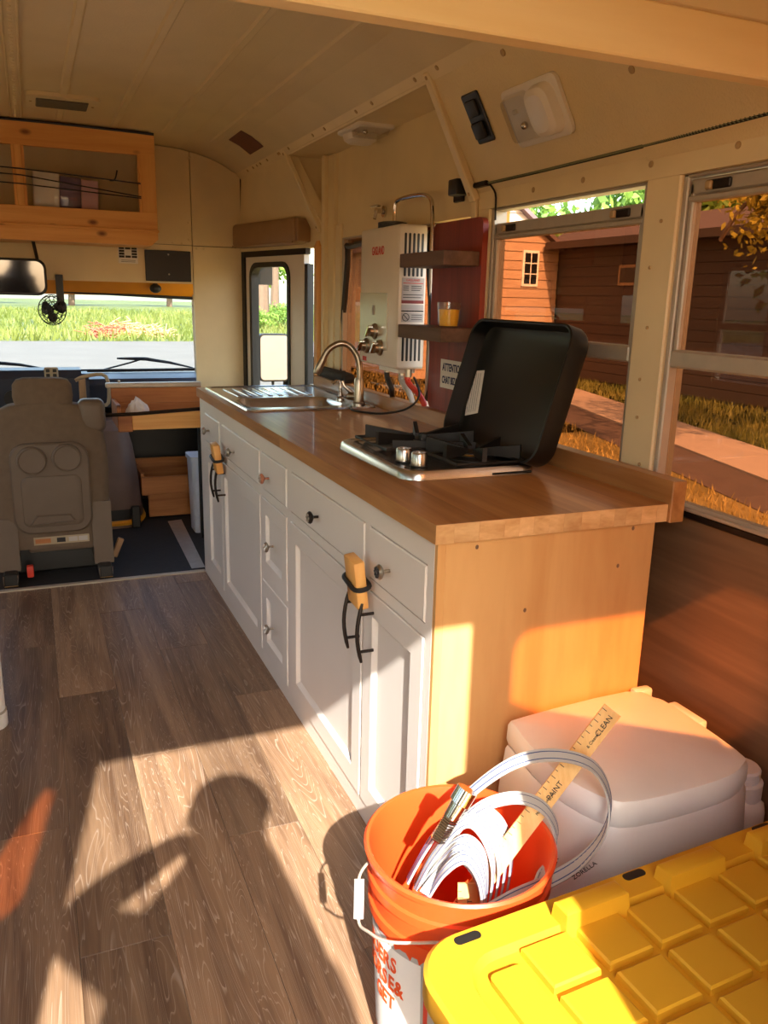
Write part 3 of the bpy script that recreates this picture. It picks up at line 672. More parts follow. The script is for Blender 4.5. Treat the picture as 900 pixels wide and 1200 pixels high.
# deck: bridge from the inner edge of the rim to the bowl opening
k = len(outr); A = Rg(rrect(.04, .53, 1.673, 2.495, .03, 5), zt-.004); B = Rg(inr, zt-.004)
mb.add(A+B, [(i, (i+1) % k, k+(i+1) % k, k+i) for i in range(k)])
mb.loft([B, Rg(rrect(bx0+.008, bx1-.008, by0+.008, by1-.008, .065, 5), zt-.02), Rg(rrect(bx0+.022, bx1-.022, by0+.022, by1-.022, .06, 5), .77), Rg(rrect(bx0+.06, bx1-.06, by0+.06, by1-.06, .04, 5), .752)], cap=False)
mb.add(Rg(rrect(bx0+.06, bx1-.06, by0+.06, by1-.06, .04, 5), .752), [tuple(range(k))])
obj('basin', mb, 'steel', sk)
for i in range(8):
    x = .10+i*.045; obj('drainer_rib', MB().rbox(x-.012, x+.012, 2.115, 2.42, .908, .9165, .004, 2), 'steel', sk)
obj('drain', MB().lathe([(.035, 0), (.035, .003), (.02, .004), (0, .002)], (.255, 1.9, .753), 18), 'chrome', sk)
fc = thing('faucet', 'tall brushed nickel gooseneck faucet behind the sink', 'faucet', (.505, 1.75, .913))
P_ = [(.505, 1.75, .92), (.508, 1.75, 1.04), (.498, 1.755, 1.105), (.468, 1.765, 1.148), (.43, 1.775, 1.158), (.39, 1.79, 1.135), (.365, 1.80, 1.09)]
obj('spout', MB().tube(smooth(P_, 6), .0125, 12), 'nickel', fc)
obj('body', MB().lathe([(.027, 0), (.027, .008), (.021, .014), (.019, .10), (.016, .11)], (.505, 1.75, .912), 20), 'nickel', fc)
obj('spray_head', MB().tube([(.370, 1.797, 1.10), (.358, 1.803, 1.072), (.346, 1.808, 1.044), (.343, 1.809, 1.036)], [.0135, .0155, .016, .013], 14), 'nickel', fc)
lv = obj('lever', MB().tube([(.49, 1.78, .955), (.46, 1.80, .985), (.452, 1.805, 1.005)], [.009, .006, .008], 10), 'nickel', fc)
obj('lever_hub', MB().tube([(.505, 1.75, .945), (.478, 1.79, .945)], .017, 14), 'nickel', fc)
dsp = thing('soap_dispenser', 'small chrome pump dispenser beside the faucet', 'dispenser', (.49, 1.93, .913))
obj('collar', MB().lathe([(.018, 0), (.018, .006), (.008, .012), (.008, .05)], (.49, 1.93, .913), 16), 'chrome', dsp)
obj('nozzle', MB().tube(smooth([(.49, 1.93, .96), (.49, 1.93, .985), (.472, 1.935, .992), (.458, 1.94, .98)], 4), .006, 8), 'chrome', dsp)
cat = thing('armrest_pad', 'black padded armrest lying on the backsplash behind the sink', 'pad', (.575, 2.24, .962))
obj('cushion', MB().rbox(.535, .600, 2.03, 2.42, .968, 1.015, .022, 3), 'rubber', cat)
obj('mount', MB().rbox(.565, .60, 2.16, 2.30, .9625, .970, .002, 1), 'black', cat)

# ---- stove with raised lid
sv = thing('gas_stove', 'two burner steel gas stove top with its black lid raised', 'stove', (.29, .61, .911))
so, si = rrect(.092, .472, .362, .868, .055, 6), rrect(.104, .460, .374, .856, .05, 6)
mb = MB().loft([Rg(rrect(.090, .474, .360, .870, .055, 6), .911), Rg(so, .926), Rg(rrect(.096, .468, .366, .864, .055, 6), .933), Rg(si, .934), Rg(rrect(.112, .452, .382, .848, .045, 6), .929)], True)
obj('stove_top', mb, 'steel', sv)
def burner(x, y, s):
    b = obj('burner', MB().lathe([(.06*s, 0), (.06*s, .004), (.035*s, .008), (.035*s, .018), (.022*s, .022), (0, .023)], (x, y, .930), 24), 'black', sv)
    obj('burner_ring', MB().lathe([(.036*s, 0), (.040*s, .003), (.036*s, .006)], (x, y, .940), 24), 'brass', b)
M['brass'] = plain('brass', S(196, 156, 90), 0.3, 0.9)
burner(.31, .735, 1.0); burner(.345, .50, 1.1)
def grate(x, y, hx, hy):
    g = thing_part = obj('grate', MB().tube([(x-hx, y-hy, .940), (x+hx, y-hy, .940), (x+hx, y+hy, .940), (x-hx, y+hy, .940)], .005, 6, True), 'iron', sv)
    for k in range(6):
        a = k*math.pi/3+.3; c, s_ = math.cos(a), math.sin(a); 
        p0 = Vector((x+.022*c, y+.022*s_, .955)); p1 = Vector((x+hx*.98*max(-1, min(1, c*1.2)), y+hy*.98*max(-1, min(1, s_*1.2)), .955))
        d_ = (p1-p0).normalized(); n_ = Vector((-d_.y, d_.x, 0))*.006
        h0, h1 = Vector((0, 0, -.012)), Vector((0, 0, .024))
        obj('grate_finger', MB().add([p0-n_+h1*.2, p0+n_+h1*.2, p1+n_+h1, p1-n_+h1, p0-n_+h0, p0+n_+h0, p1+n_+h0, p1-n_+h0], [(0, 1, 2, 3), (7, 6, 5, 4), (0, 4, 5, 1), (1, 5, 6, 2), (2, 6, 7, 3), (3, 7, 4, 0)]), 'iron', g)
grate(.30, .735, .15, .115); grate(.345, .495, .105, .115)
for x, y in ((.150, .505), (.163, .440)):
    kb = obj('control_knob', MB().lathe([(.021, 0), (.0205, .030), (.018, .034), (.013, .034), (.013, .030), (0, .030)], (x, y, .932), 24), 'steel', sv)
    obj('knob_base', MB().lathe([(.023, 0), (.023, .003), (.020, .004)], (x, y, .930), 24), 'black', kb)
obj('divider', MB().rbox(.17, .40, .602, .606, .93, .962, .001, 1, T=Matrix.Translation((.285, .604, 0)) @ Matrix.Rotation(math.radians(-24), 4, 'Z') @ Matrix.Translation((-.285, -.604, 0))), 'iron', sv)
obj('front_slot', MB().rbox(.33, .445, .3585, .364, .913, .919, .001, 1), 'black', sv)
# lid: shallow pan hinged along the back, leaning on the window
LB, LT = Vector((.470, 0, .922)), Vector((.572, 0, 1.272)); ldz = (LT-LB).normalized(); ldx = Vector((0, 1, 0)).cross(ldz)  # pan opens towards -x
if ldx.x > 0: ldx = -ldx
TL = Matrix((Vector((0, 1, 0)), ldz, ldx)).transposed().to_4x4(); TL.translation = Vector((LB.x, 0, LB.z))
H = (LT-LB).length
def lr(i, r): return rrect(.315+i, .832-i, i, H-i, r, 6)
def L3(poly, z): return [TL @ Vector((a, b, z)) for a, b in poly]
mb = MB(); k = 28
mb.loft([L3(lr(.018, .05), -.004), L3(lr(.004, .055), .0), L3(lr(0, .055), .012), L3(lr(0, .055), .056), L3(lr(.004, .052), .058), L3(lr(.008, .05), .056), L3(lr(.012, .046), .010), L3(lr(.022, .04), .004)], True)
lid = obj('stove_lid', mb, 'blackgloss', sv)
# white warning sticker inside the lid
def lidpt(px, py):
    c = Vector(CAM); d = at(px, py, y=5)-c; p0 = TL @ Vector((0, 0, .0055)); t_ = (p0-c).dot(ldx)/d.dot(ldx); return c+d*t_
stv = [lidpt(*q) for q in ((553, 435), (568, 434), (560, 484), (545, 487))]
mb = MB().add(stv+[v+ldx*.0006 for v in stv], [(0, 1, 2, 3), (7, 6, 5, 4), (0, 4, 5, 1), (1, 5, 6, 2), (2, 6, 7, 3), (3, 7, 4, 0)])
stk = obj('warning_sticker', mb, 'paper', lid)
for i in range(5):
    t0 = (i+.7)/6.2; a, b = lerp(stv[0], stv[1], t0), lerp(stv[3], stv[2], t0); u_ = (b-a).normalized(); w_ = u_.cross(ldx)*.0008
    a2_, b2_ = a+u_*.008+ldx*.0009, b-u_*.008+ldx*.0009
    obj('print_line', MB().add([a2_-w_, a2_+w_, b2_+w_, b2_-w_], [(0, 1, 2, 3)]), 'navyink', lid)

# ---- water heater
wh = thing('water_heater', 'white tankless gas water heater mounted on the wall above the counter', 'water heater', (.555, 1.55, 1.085))
hy0, hy1, hz0, hz1, hx = 1.365, 1.745, 1.088, 1.592, .50
mb = MB().loft([[Vector((xx, y_, z_)) for y_, z_ in rrect(hy0+i, hy1-i, hz0+i, hz1-i, .012, 3)] for xx, i in ((.606, 0), (hx+.014, 0), (hx+.004, .004), (hx, .014))], True)
body = obj('casing', mb, 'offwhite', wh)
for z0, z1 in ((1.415, 1.562), (1.118, 1.245)):
    for i in range(5):
        x = .523+i*.0165; obj('vent_slot', MB().add([Vector((a, y_, b)) for y_ in (hy0-.0012, hy0+.001) for a, b in rrect(x-.0042, x+.0042, z0, z1, .004, 3)], [tuple(range(16)), tuple(range(31, 15, -1))]+[(i_, (i_+1) % 16, (i_+1) % 16+16, i_+16) for i_ in range(16)]), 'black', wh)
def hplate(name, x0, x1, z0, z1, mat, par, d=.0012): return obj(name, MB().box(x0, x1, hy0-d, hy0-.0001, z0, z1), mat, par)
lb = hplate('spec_label', .513, .600, 1.333, 1.41, 'greylabel', wh)
hplate('label_band', .513, .600, 1.322, 1.333, 'maroon', wh); hplate('spec_label', .513, .600, 1.300, 1.318, 'greylabel', wh); hplate('label_band', .513, .600, 1.293, 1.298, 'blackink', wh); lb2 = hplate('spec_label', .513, .600, 1.257, 1.290, 'greylabel', wh)
text('GASLAND', (.556, hy0-.0016, 1.402), .012, (1, 0, 0), (0, 0, 1), 'redink', lb)
for i, (x0, x1) in enumerate(((.518, .596), (.518, .54), (.518, .54), (.518, .54), (.55, .59), (.55, .59), (.55, .585), (.518, .596), (.518, .59))):
    z = (1.392, 1.382, 1.375, 1.368, 1.382, 1.375, 1.368, 1.352, 1.343)[i]; hplate('print_line', x0, x1, z-.0012, z+.0012, 'redink' if i in (0,) else 'blackink', lb, .0016)
for z in (1.282, 1.274, 1.266): hplate('print_line', .553, .595, z-.001, z+.001, 'blackink', lb2, .0016)
Ty = Matrix.Rotation(math.pi/2, 4, 'X')
obj('prohibition_mark', MB().tube([(.531+.013*math.cos(a), hy0-.0018, 1.274+.013*math.sin(a)) for a in [2*math.pi*k_/20 for k_ in range(20)]], .0012, 5, True).tube([(.522, hy0-.0018, 1.283), (.540, hy0-.0018, 1.265)], .0012, 5), 'blackink', lb2)
text('GASLAND', (hx-.0008, 1.56, 1.507), .042, (0, -1, 0), (0, 0, 1), 'redink', wh, bold=.0006, sx=.62)
M['mirrorplate'] = plain('glossy_grey_plate', S(206, 202, 192), 0.22, 0.1, var=.02)
pl = obj('control_panel', MB().rbox(hx-.004, hx+.002, 1.455, 1.728, 1.150, 1.358, .002, 1), 'mirrorplate', wh)
obj('display_window', MB().rbox(hx-.006, hx-.003, 1.572, 1.596, 1.277, 1.312, .001, 1), 'greylabel', pl)
for y, z in ((1.565, 1.216), (1.648, 1.158), (1.512, 1.158)):
    kb = obj('dial', MB().lathe([(.030, 0), (.028, .008), (.021, .012), (.018, .026), (0, .027)], (hx-.004, y, z), 22, Matrix.Rotation(-math.pi/2, 4, 'Y')), 'nickel', pl)
    obj('dial_grip', MB().rbox(hx-.040, hx-.018, -.006, .006, -.026, .026, .003, 1, T=Matrix.Translation((0, y, z)) @ Matrix.Rotation(.7, 4, 'X')), 'chrome', pl)
obj('warning_mark', MB().box(hx-.001, hx+.001, 1.66, 1.70, 1.098, 1.115), 'redink', wh)
obj('base_tray', MB().box(.53, .60, 1.42, 1.60, 1.070, 1.089), 'white', wh)
# plumbing around it
obj('flue_collar', MB().lathe([(.055, 0), (.055, .018), (.04, .022), (0, .022)], (.556, 1.56, 1.591), 24), 'black', wh)
tag(obj('chrome_loop_pipe', MB().tube(smooth([(.57, 1.575, 1.60), (.57, 1.575, 1.665), (.572, 1.545, 1.69), (.575, 1.38, 1.69), (.578, 1.30, 1.675), (.58, 1.275, 1.63), (.58, 1.272, 1.50)], 5), .0075, 10), 'chrome'), 'bent chrome pipe looping over the water heater', 'pipe')
vt = thing('wall_tap', 'small chrome tap on the wall above the water heater', 'tap', (.60, 1.79, 1.66))
obj('valve_body', MB().tube([(.624, 1.80, 1.672), (.575, 1.78, 1.672)], .010, 10), 'chrome', vt)
obj('flange', MB().tube([(.624, 1.80, 1.672), (.616, 1.80, 1.672)], .022, 14), 'chrome', vt)
obj('outlet', MB().tube([(.58, 1.782, 1.67), (.572, 1.78, 1.64)], .007, 8), 'chrome', vt)
obj('tap_handle', MB().rbox(.565, .585, 1.745, 1.815, 1.684, 1.692, .003, 1), 'chrome', vt)
br = thing('wall_bracket', 'small black cable bracket on the cream wall above the red board', 'bracket', (.61, 1.13, 1.655))
obj('clip', MB().rbox(.575, .622, 1.10, 1.16, 1.665, 1.715, .006, 2), 'black', br); obj('wall_plate', MB().rbox(.612, .626, 1.13, 1.19, 1.650, 1.70, .003, 1), 'bronze', br)
for i, (y, mt, lab) in enumerate(((1.60, 'black', 'black gas hose below the water heater'), (1.46, 'hose', 'clear white hose below the water heater'), (1.40, 'hinge_red', 'red hot water hose below the water heater'))):
    h = thing('supply_hose', lab, 'hose', (.57, y, .965), 'hoses below the water heater')
    obj('tube', MB().tube(smooth([(.565, y, 1.088), (.567, y+.005, 1.04), (.575, y-.02-.03*i, 1.0), (.59, y-.05*i, .962)], 4), .011, 10), mt, h)
    obj('fitting', MB().cyl((.565, y, 1.058), (.565, y, 1.090), .014, n=8), 'nickel', h)
tag(obj('power_cable', MB().tube(smooth([(.57, 1.36, 1.06), (.565, 1.30, 1.00), (.53, 1.33, .95), (.48, 1.45, .918), (.42, 1.58, .914), (.44, 1.66, .917)], 6), .0042, 8), 'black'), 'black cable drooping onto the worktop below the water heater', 'cable')

# ---- red board with two shelves, notice and glass candle
rb = thing('red_shelf_board', 'red stained board on the wall holding two brown shelves', 'shelf board', (.60, 1.11, .965))
bp_ = rrect(.94, 1.285, .962, 1.588, .025, 4)
mb = MB().add([Vector((xx, a, b)) for xx in (.592, .611) for a, b in bp_], [tuple(range(20)), tuple(range(39, 19, -1))]+[(i, (i+1) % 20, (i+1) % 20+20, i+20) for i in range(20)])
obj('back_board', mb, 'redboard', rb)
for z in (1.441, 1.208):
    s_ = obj('shelf', MB().rbox(.467, .592, .953, 1.285, z, z+.044, .002, 1), 'shelfwood', rb)
nt = thing('paper_notice', 'white paper notice with dark hand lettering on the red board', 'notice', (.591, 1.10, 1.043))
obj('sheet', MB().box(.5905, .5918, 1.012, 1.188, 1.043, 1.140), 'paper', nt)
text('ATTENTION', (.590, 1.10, 1.113), .036, (0, -1, 0), (0, 0, 1), 'navyink', nt, bold=.0008, sx=.72)
text('CHAT BIZARRE', (.590, 1.10, 1.070), .034, (0, -1, 0), (0, 0, 1), 'navyink', nt, bold=.0008, sx=.64)
cd = thing('glass_candle', 'clear glass tumbler of amber wax standing on the lower brown shelf', 'candle', (.535, 1.035, 1.252))
mb = MB().lathe([(.0, .002), (.030, .002), (.034, .03), (.037, .078), (.0395, .078), (.036, .03), (.033, 0.0), (0, 0)], (.535, 1.035, 1.2522), 28)
obj('tumbler', mb, 'glass', cd); obj('wax', MB().lathe([(0, .004), (.029, .004), (.0325, .03), (.0345, .055), (0, .058)], (.535, 1.035, 1.2522), 28), 'wax', cd)

# ---- lights, switch plate, rope on the sloping panel
SP0, SP1 = Vector((.437, 0, 1.965)), Vector((XW, 0, 1.655)); sdn = (SP1-SP0).normalized(); sn = Vector((sdn.z, 0, -sdn.x));
if sn.x > 0: sn = -sn
def slopeT(y, t): 
    p = SP0.lerp(SP1, t)+Vector((0, y, 0)); T = Matrix((Vector((0, -1, 0)), -sdn, sn)).transposed().to_4x4(); T.translation = p; return T
def dome(T, name_label):
    d_ = thing('dome_light', name_label, 'light', T.translation, 'dome lights')
    def R3(poly, z): return [T @ Vector((a, b, z)) for a, b in poly]
    obj('base_plate', MB().loft([R3(rrect(-.125, .125, -.075, .075, .02, 4), 0), R3(rrect(-.125, .125, -.075, .075, .02, 4), .010), R3(rrect(-.118, .118, -.068, .068, .018, 4), .014)], True), 'white', d_)
    obj('white_cover', MB().loft([R3(rrect(.0, .112, -.064, .064, .035, 4), .013), R3(rrect(.006, .106, -.058, .058, .033, 4), .036), R3(rrect(.02, .095, -.045, .045, .03, 4), .046)], True), 'white', d_)
    obj('clear_lens', MB().loft([R3(rrect(-.112, -.0, -.062, .062, .015, 4), .013), R3(rrect(-.105, .005, -.055, .055, .015, 4), .034)], True), 'lens', d_)
    obj('bulb', MB().ball(T @ Vector((-.05, -.02, .02)), .010), 'chrome', d_); obj('switch', MB().rbox(-.088, -.068, .012, .024, .012, .018, .002, 1, T=T), 'white', d_)
dome(slopeT(.565, .50), 'white dome light with clear lens on the sloping panel above the window')
Ts = Matrix(((0, 1, 0, .525), (-1, 0, 0, 1.83), (0, 0, -1, 1.968), (0, 0, 0, 1))) @ Matrix.Rotation(math.pi, 4, 'X')
Ts = Matrix((Vector((0, 1, 0)), Vector((1, 0, 0)), Vector((0, 0, -1)))).transposed().to_4x4(); Ts.translation = Vector((.535, 1.80, 1.968))
dome(Ts, 'white dome light under the soffit above the water heater')
T = slopeT(.845, .40)
swp = thing('switch_plate', 'black switch and socket plate on the sloping panel beside the dome light', 'switch plate', T.translation)
obj('plate', MB().rbox(-.045, .045, -.07, .07, 0, .008, .004, 1, T=T), 'black', swp); obj('rocker', MB().rbox(-.028, .028, -.055, -.008, .006, .022, .006, 2, T=T), 'black', swp); obj('socket_cap', MB().rbox(-.028, .028, .006, .052, .006, .016, .01, 2, T=T), 'black', swp)
rp_ = thing('braided_rope', 'thin black braided rope strung along above the side windows', 'rope', (.60, .3, 1.68))
pts = smooth([(.598, .93, 1.682), (.600, .7, 1.682), (.600, .5, 1.683), (.599, .3, 1.684), (.597, .1, 1.686), (.592, -.35, 1.692), (.59, -.9, 1.69), (.59, -1.40, 1.70)], 8)
obj('line', MB().tube(pts, .0045, 8), 'rope', rp_)
mb = MB()
for a_, b_ in zip(pts[:-1], pts[1:]):
    for k in range(5):
        p_ = lerp(a_, b_, k/5); mb.tube([p_+Vector((-.0046, 0, .0025)), p_+Vector((-.0046, -.010, -.0025))], .0011, 4)
o = obj('fleck', mb, 'ropew', rp_); o['kind'] = 'stuff'
obj('tail', MB().tube(smooth([(.598, .93, 1.682), (.605, .90, 1.65), (.606, .895, 1.60), (.61, .90, 1.575)], 4), .0028, 8), 'rope', rp_)
obj('tie_cleat', MB().rbox(.585, .613, .93, 1.01, 1.675, 1.690, .004, 1), 'bronze', rp_)
# ================================================================ cab end
# overhead pine cabinet
oc = thing('overhead_cabinet', 'pine overhead cabinet with open fronts above the windshield', 'cabinet', (-.70, 3.27, 1.565))
X0, X1, Yc = -1.325, -.078, 3.10
def ct(x): return ceil_z(x)-.018
mb = MB(); xs_ = [X0+(X1-X0)*k/16 for k in range(17)]
poly = [(X1, 1.995), (X0, 1.995)] + [(a, ct(a)) for a in xs_]
obj('top_rail', xz(poly, Yc, Yc+.022), 'pine', oc)
obj('bottom_rail', MB().rbox(X0, X1, Yc-.002, Yc+.022, 1.640, 1.728, .002, 1), 'pine', oc)
mb = MB().prism([(X0+.02, 1.570), (X1-.035, 1.570), (X1-.002, 1.600), (X1-.002, 1.634), (X0, 1.634), (X0, 1.59)], 0, .30, T=Matrix(((1, 0, 0, 0), (0, 0, 1, Yc-.012), (0, 1, 0, 0), (0, 0, 0, 1))))
obj('bottom_board', mb, 'pine', oc)
obj('ledge', MB().rbox(X0, X1+.004, Yc-.020, Yc+.0, 1.632, 1.646, .003, 1), 'pine', oc)
for a, b in ((X0, X0+.068), (-.722, -.690), (X1-.072, X1)): obj('stile', MB().rbox(a, b, Yc-.001, Yc+.021, 1.727, 1.997, .002, 1), 'pinez', oc)
for a, b in ((X0+.068, -.722), (-.690, X1-.072)):
    for q in ((a, a+.012, 1.728, 1.995), (b-.012, b, 1.728, 1.995)): obj('bead', MB().box(q[0], q[1], Yc+.004, Yc+.03, q[2], q[3]), 'pinez', oc)
obj('shelf_board', MB().box(X0, X1, Yc+.022, YF, 1.660, 1.700), 'pine', oc)
for a in (X0, X1-.018): obj('side', MB().box(a, a+.018, Yc+.022, YF, 1.634, ct(a)-.012), 'pinez', oc)
obj('gasket_line', MB().tube([(a, Yc+.004, ct(a)+.006) for a in xs_], .007, 6), 'black', oc)
for (za, zb, zc) in ((1.890, 1.862, 'uppermost'), (1.862, 1.800, 'middle'), (1.823, 1.793, 'lowest')):
    tag(obj('bungee_cord', MB().tube([(X0+.05, Yc-.004, za+.012), (-.70, Yc-.005, za), (X1-.075, Yc-.004, zb)], .0032, 6), 'black'), zc+' of three thin black cords stretched across the overhead cabinet', 'cord', 'cords across the overhead cabinet')
hk = tag(obj('cord_hook', MB().tube(smooth([(-.30, Yc-.006, 1.866), (-.275, Yc-.008, 1.872), (-.262, Yc-.006, 1.915)], 4), .004, 6), 'black'), 'small black hook on the upper cabinet cord', 'hook')
pk = thing('wrapped_package', 'plastic wrapped white and purple package inside the overhead cabinet', 'package', (-.5, 3.22, 1.70))
TP = Matrix.Translation((-.50, 3.22, 1.805)) @ Matrix.Rotation(math.radians(3), 4, 'Y')
obj('white_block', MB().rbox(-.150, -.03, -.05, .05, -.08, .085, .006, 2, T=TP), 'white', pk)
obj('purple_block', MB().rbox(-.03, .07, -.05, .05, -.08, .075, .006, 2, T=TP), 'purple', pk)
obj('pink_block', MB().rbox(.07, .150, -.05, .05, -.085, .070, .006, 2, T=TP), 'pink', pk)
obj('plastic_wrap', MB().rbox(-.158, .158, -.056, .056, -.095, .094, .02, 2, T=TP), 'plasticwrap', pk)
tag(obj('grey_pouch', MB().ball((-.30, 3.25, 1.717), .12, .09, .022, 16), 'darkgrey'), 'flat dark pouch lying beside the wrapped package', 'pouch')
# roof fixture
p = at(73, 119, z=2.108); fx = thing('ceiling_vent', 'rectangular cream ceiling fitting with dark grey insert', 'vent', (p.x, p.y, 2.10))
hx_ = .142; q = rrect(p.x-hx_, p.x+hx_, p.y-.13, p.y+.13, .03, 4)
obj('frame', MB().prism(q, 2.098, 2.114), 'ceil', fx)
M['darkvent'] = plain('grey_grille', S(92, 84, 70), .7, var=.2, scale=60)
obj('insert', MB().rbox(p.x-.105, p.x+.10, p.y-.075, p.y+.085, 2.093, 2.10, .004, 1), 'darkvent', fx)
for sx_ in (-.125, .12): screw((p.x+sx_, p.y, 2.098), (0, 0, -1), fx, .006)
# brown sticker on the curved part of the ceiling
mb = MB(); vs_ = []
for yy0, yy1, xx in ((2.62, 2.88, .245), (2.64, 2.90, .30), (2.68, 2.94, .365)):
    for yy in (yy0, yy1): vs_.append((xx, yy, ceil_z(xx)-.0025))
mb.add(vs_, [(0, 1, 3, 2), (2, 3, 5, 4)]); mb.add([(a, b, c+.002) for a, b, c in vs_], [(2, 3, 1, 0), (4, 5, 3, 2)])
tag(obj('brown_sticker', mb, 'brownsticker'), 'faded brown sticker on the curved edge of the ceiling', 'sticker')
# black speaker plate, data sticker on header
sp = thing('speaker_panel', 'black rectangular panel on the cream header above the windshield', 'panel', (.02, YF, 1.40))
obj('plate', MB().rbox(-.106, .142, YF-.012, YF, 1.402, 1.566, .003, 1), 'black', sp)
for z in (1.44, 1.545): screw((.02, YF-.012, z), (0, -1, 0), sp, .005, 'alu')
lbq = thing('data_sticker', 'small white and black printed sticker on the cream header', 'sticker', (-.193, YF, 1.49))
obj('sheet', MB().box(-.244, -.142, YF-.001, YF, 1.490, 1.578), 'paper', lbq)
for r_ in range(4):
    for c_ in range(3):
        if (r_*3+c_) not in (4, 7): obj('print_block', MB().box(-.240+c_*.033, -.212+c_*.033, YF-.0016, YF-.001, 1.520+r_*.0145, 1.531+r_*.0145), 'blackink', lbq)
for z in (1.499, 1.507): obj('print_line', MB().box(-.23, -.156, YF-.0016, YF-.001, z-.001, z+.001), 'blackink', lbq)
# interior mirror
im = thing('interior_mirror', 'wide black framed interior mirror hanging above the windshield', 'mirror', (-.84, 3.15, 1.30))
def fy(poly, y): return [Vector((a, y, b)) for a, b in poly]
mo, mi_ = rrect(-1.07, -.618, 1.312, 1.487, .045, 5), rrect(-1.058, -.630, 1.324, 1.475, .038, 5)
obj('frame', MB().loft([fy(mo, 3.20), fy(mo, 3.155), fy(mi_, 3.152)], True), 'black', im); obj('glass', MB().loft([fy(mi_, 3.153), fy(mi_, 3.151)], True), 'darkmirror', im)
obj('stalk', MB().tube(smooth([(-.655, 3.175, 1.480), (-.66, 3.20, 1.52), (-.668, 3.22, 1.575)], 4), [.008]*8+[.012], 8), 'black', im)
# fan
fn = thing('clip_fan', 'small black caged fan mounted above the windshield', 'fan', (-.60, 3.40, 1.16))
Fc = Vector((-.598, 3.40, 1.238)); Tf = Matrix.Translation(Fc) @ Matrix.Rotation(math.radians(28), 4, 'Z') @ Matrix.Rotation(math.radians(90), 4, 'X')
for r_, z_ in ((.078, 0), (.07, .018), (.07, -.018), (.045, .026), (.022, .029), (.045, -.026)):
    obj('cage_ring', MB().tube([Tf @ Vector((r_*math.cos(a), r_*math.sin(a), z_)) for a in [2*math.pi*k_/28 for k_ in range(28)]], .0022, 5, True), 'black', fn)
for k_ in range(16):
    a = 2*math.pi*k_/16; c_, s_ = math.cos(a), math.sin(a)
    obj('cage_wire', MB().tube([Tf @ Vector((r_*c_, r_*s_, z_)) for r_, z_ in ((.015, .029), (.045, .026), (.07, .018), (.078, 0), (.07, -.018), (.045, -.026), (.015, -.029))], .0015, 4), 'black', fn)
for k_ in range(3):
    a = 2*math.pi*k_/3+.5
    pts_ = []
    for i in range(9):
        t_ = i/8*2*math.pi; pts_.append(Vector((.038+.028*math.cos(t_), .024*math.sin(t_), .006*math.sin(t_))))
    Rb = Tf @ Matrix.Rotation(a, 4, 'Z'); n_ = 9
    obj('fan_blade', MB().add([Rb @ (p_+Vector((0, 0, .001))) for p_ in pts_]+[Rb @ (p_-Vector((0, 0, .001))) for p_ in pts_], [tuple(range(n_)), tuple(range(2*n_-1, n_-1, -1))]+[(i, (i+1) % n_, (i+1) % n_+n_, i+n_) for i in range(n_)]), 'black', fn)
obj('motor', MB().tube([Tf @ Vector((.0, .0, -.02)), Tf @ Vector((0, 0, -.06))], [.022, .026], 16), 'black', fn)
obj('motor_housing', MB().ball((-.553, 3.43, 1.255), .030, .03, .035, 14), 'black', fn)
obj('bracket', MB().rbox(-.572, -.535, 3.405, 3.425, 1.28, 1.42, .003, 1), 'black', fn)
# dark oval knob on the yellow visor
kn = tag(obj('visor_clip', MB().ball((.015, 3.97, 1.365), .036, .02, .028, 14).rbox(.0, .03, 3.97, 4.02, 1.37, 1.40, .004, 1), 'black'), 'black oval clip on the yellow panel over the windshield', 'clip')
# dash
ds = thing('dashboard', 'dark blue dashboard below the windshield', 'dashboard', (-.70, 4.0, .55))
dp_ = [(3.84, .66), (3.80, .80), (3.83, .832), (3.95, .842), (4.20, .835), (4.20, .66)]
def yz(poly, x0, x1):
    n = len(poly); return MB().add([Vector((x_, a, b)) for x_ in (x0, x1) for a, b in poly], [tuple(range(n)), tuple(range(2*n-1, n-1, -1))]+[(i, (i+1) % n, (i+1) % n+n, i+n) for i in range(n)])
obj('dash_body', yz(dp_, -1.75, .30), 'dash', ds)
obj('instrument_hood', yz([(3.72, .66), (3.70, .85), (3.74, .895), (3.88, .90), (4.02, .84), (4.0, .66)], -1.35, -.46), 'dash', ds)
obj('hood_end', yz([(3.74, .66), (3.72, .83), (3.76, .87), (3.88, .875), (4.02, .83), (4.0, .66)], -.46, -.42), 'dash', ds)
sw = obj('switch_panel', MB().rbox(-.660, -.585, 3.685, 3.70, .850, .915, .006, 1), 'beige', ds)
for dx in (-.018, .018): 
    for dz in (-.012, .014): obj('switch', MB().rbox(-.6225+dx-.010, -.6225+dx+.010, 3.680, 3.687, .8825+dz-.009, .8825+dz+.009, .002, 1), 'black', ds)
for k_ in range(4): obj('gauge', MB().tube([(-1.25+k_*.14, 3.70, .74), (-1.25+k_*.14, 3.692, .74)], .05, 20), 'black', ds)
# wipers outside the glass
for a, b, c, lab in (((122, 433), (170, 420.5), (226, 431), 'black windshield wiper resting low beyond the wooden tray'), ((-60, 432), (-6, 425), (52, 432), 'black windshield wiper resting low beyond the driver seat')):
    w_ = thing('windshield_wiper', lab, 'wiper', at(*b, y=4.24), 'windshield wipers')
    pa, pb_, pc = at(*a, y=4.26), at(*b, y=4.235), at(*c, y=4.245)
    st_ = at(b[0]-33, b[1]-.5, y=4.235)
    obj('blade', MB().tube([st_, lerp(st_, pb_, .5), pb_, lerp(pb_, pc, .5)+Vector((0, 0, .006)), pc], [.006, .011, .013, .010, .005], 6), 'black', w_); obj('arm', MB().tube([pa, lerp(pa, pb_, .6)+Vector((0, .004, 0)), pb_+Vector((0, .006, .004))], .006, 6), 'black', w_)
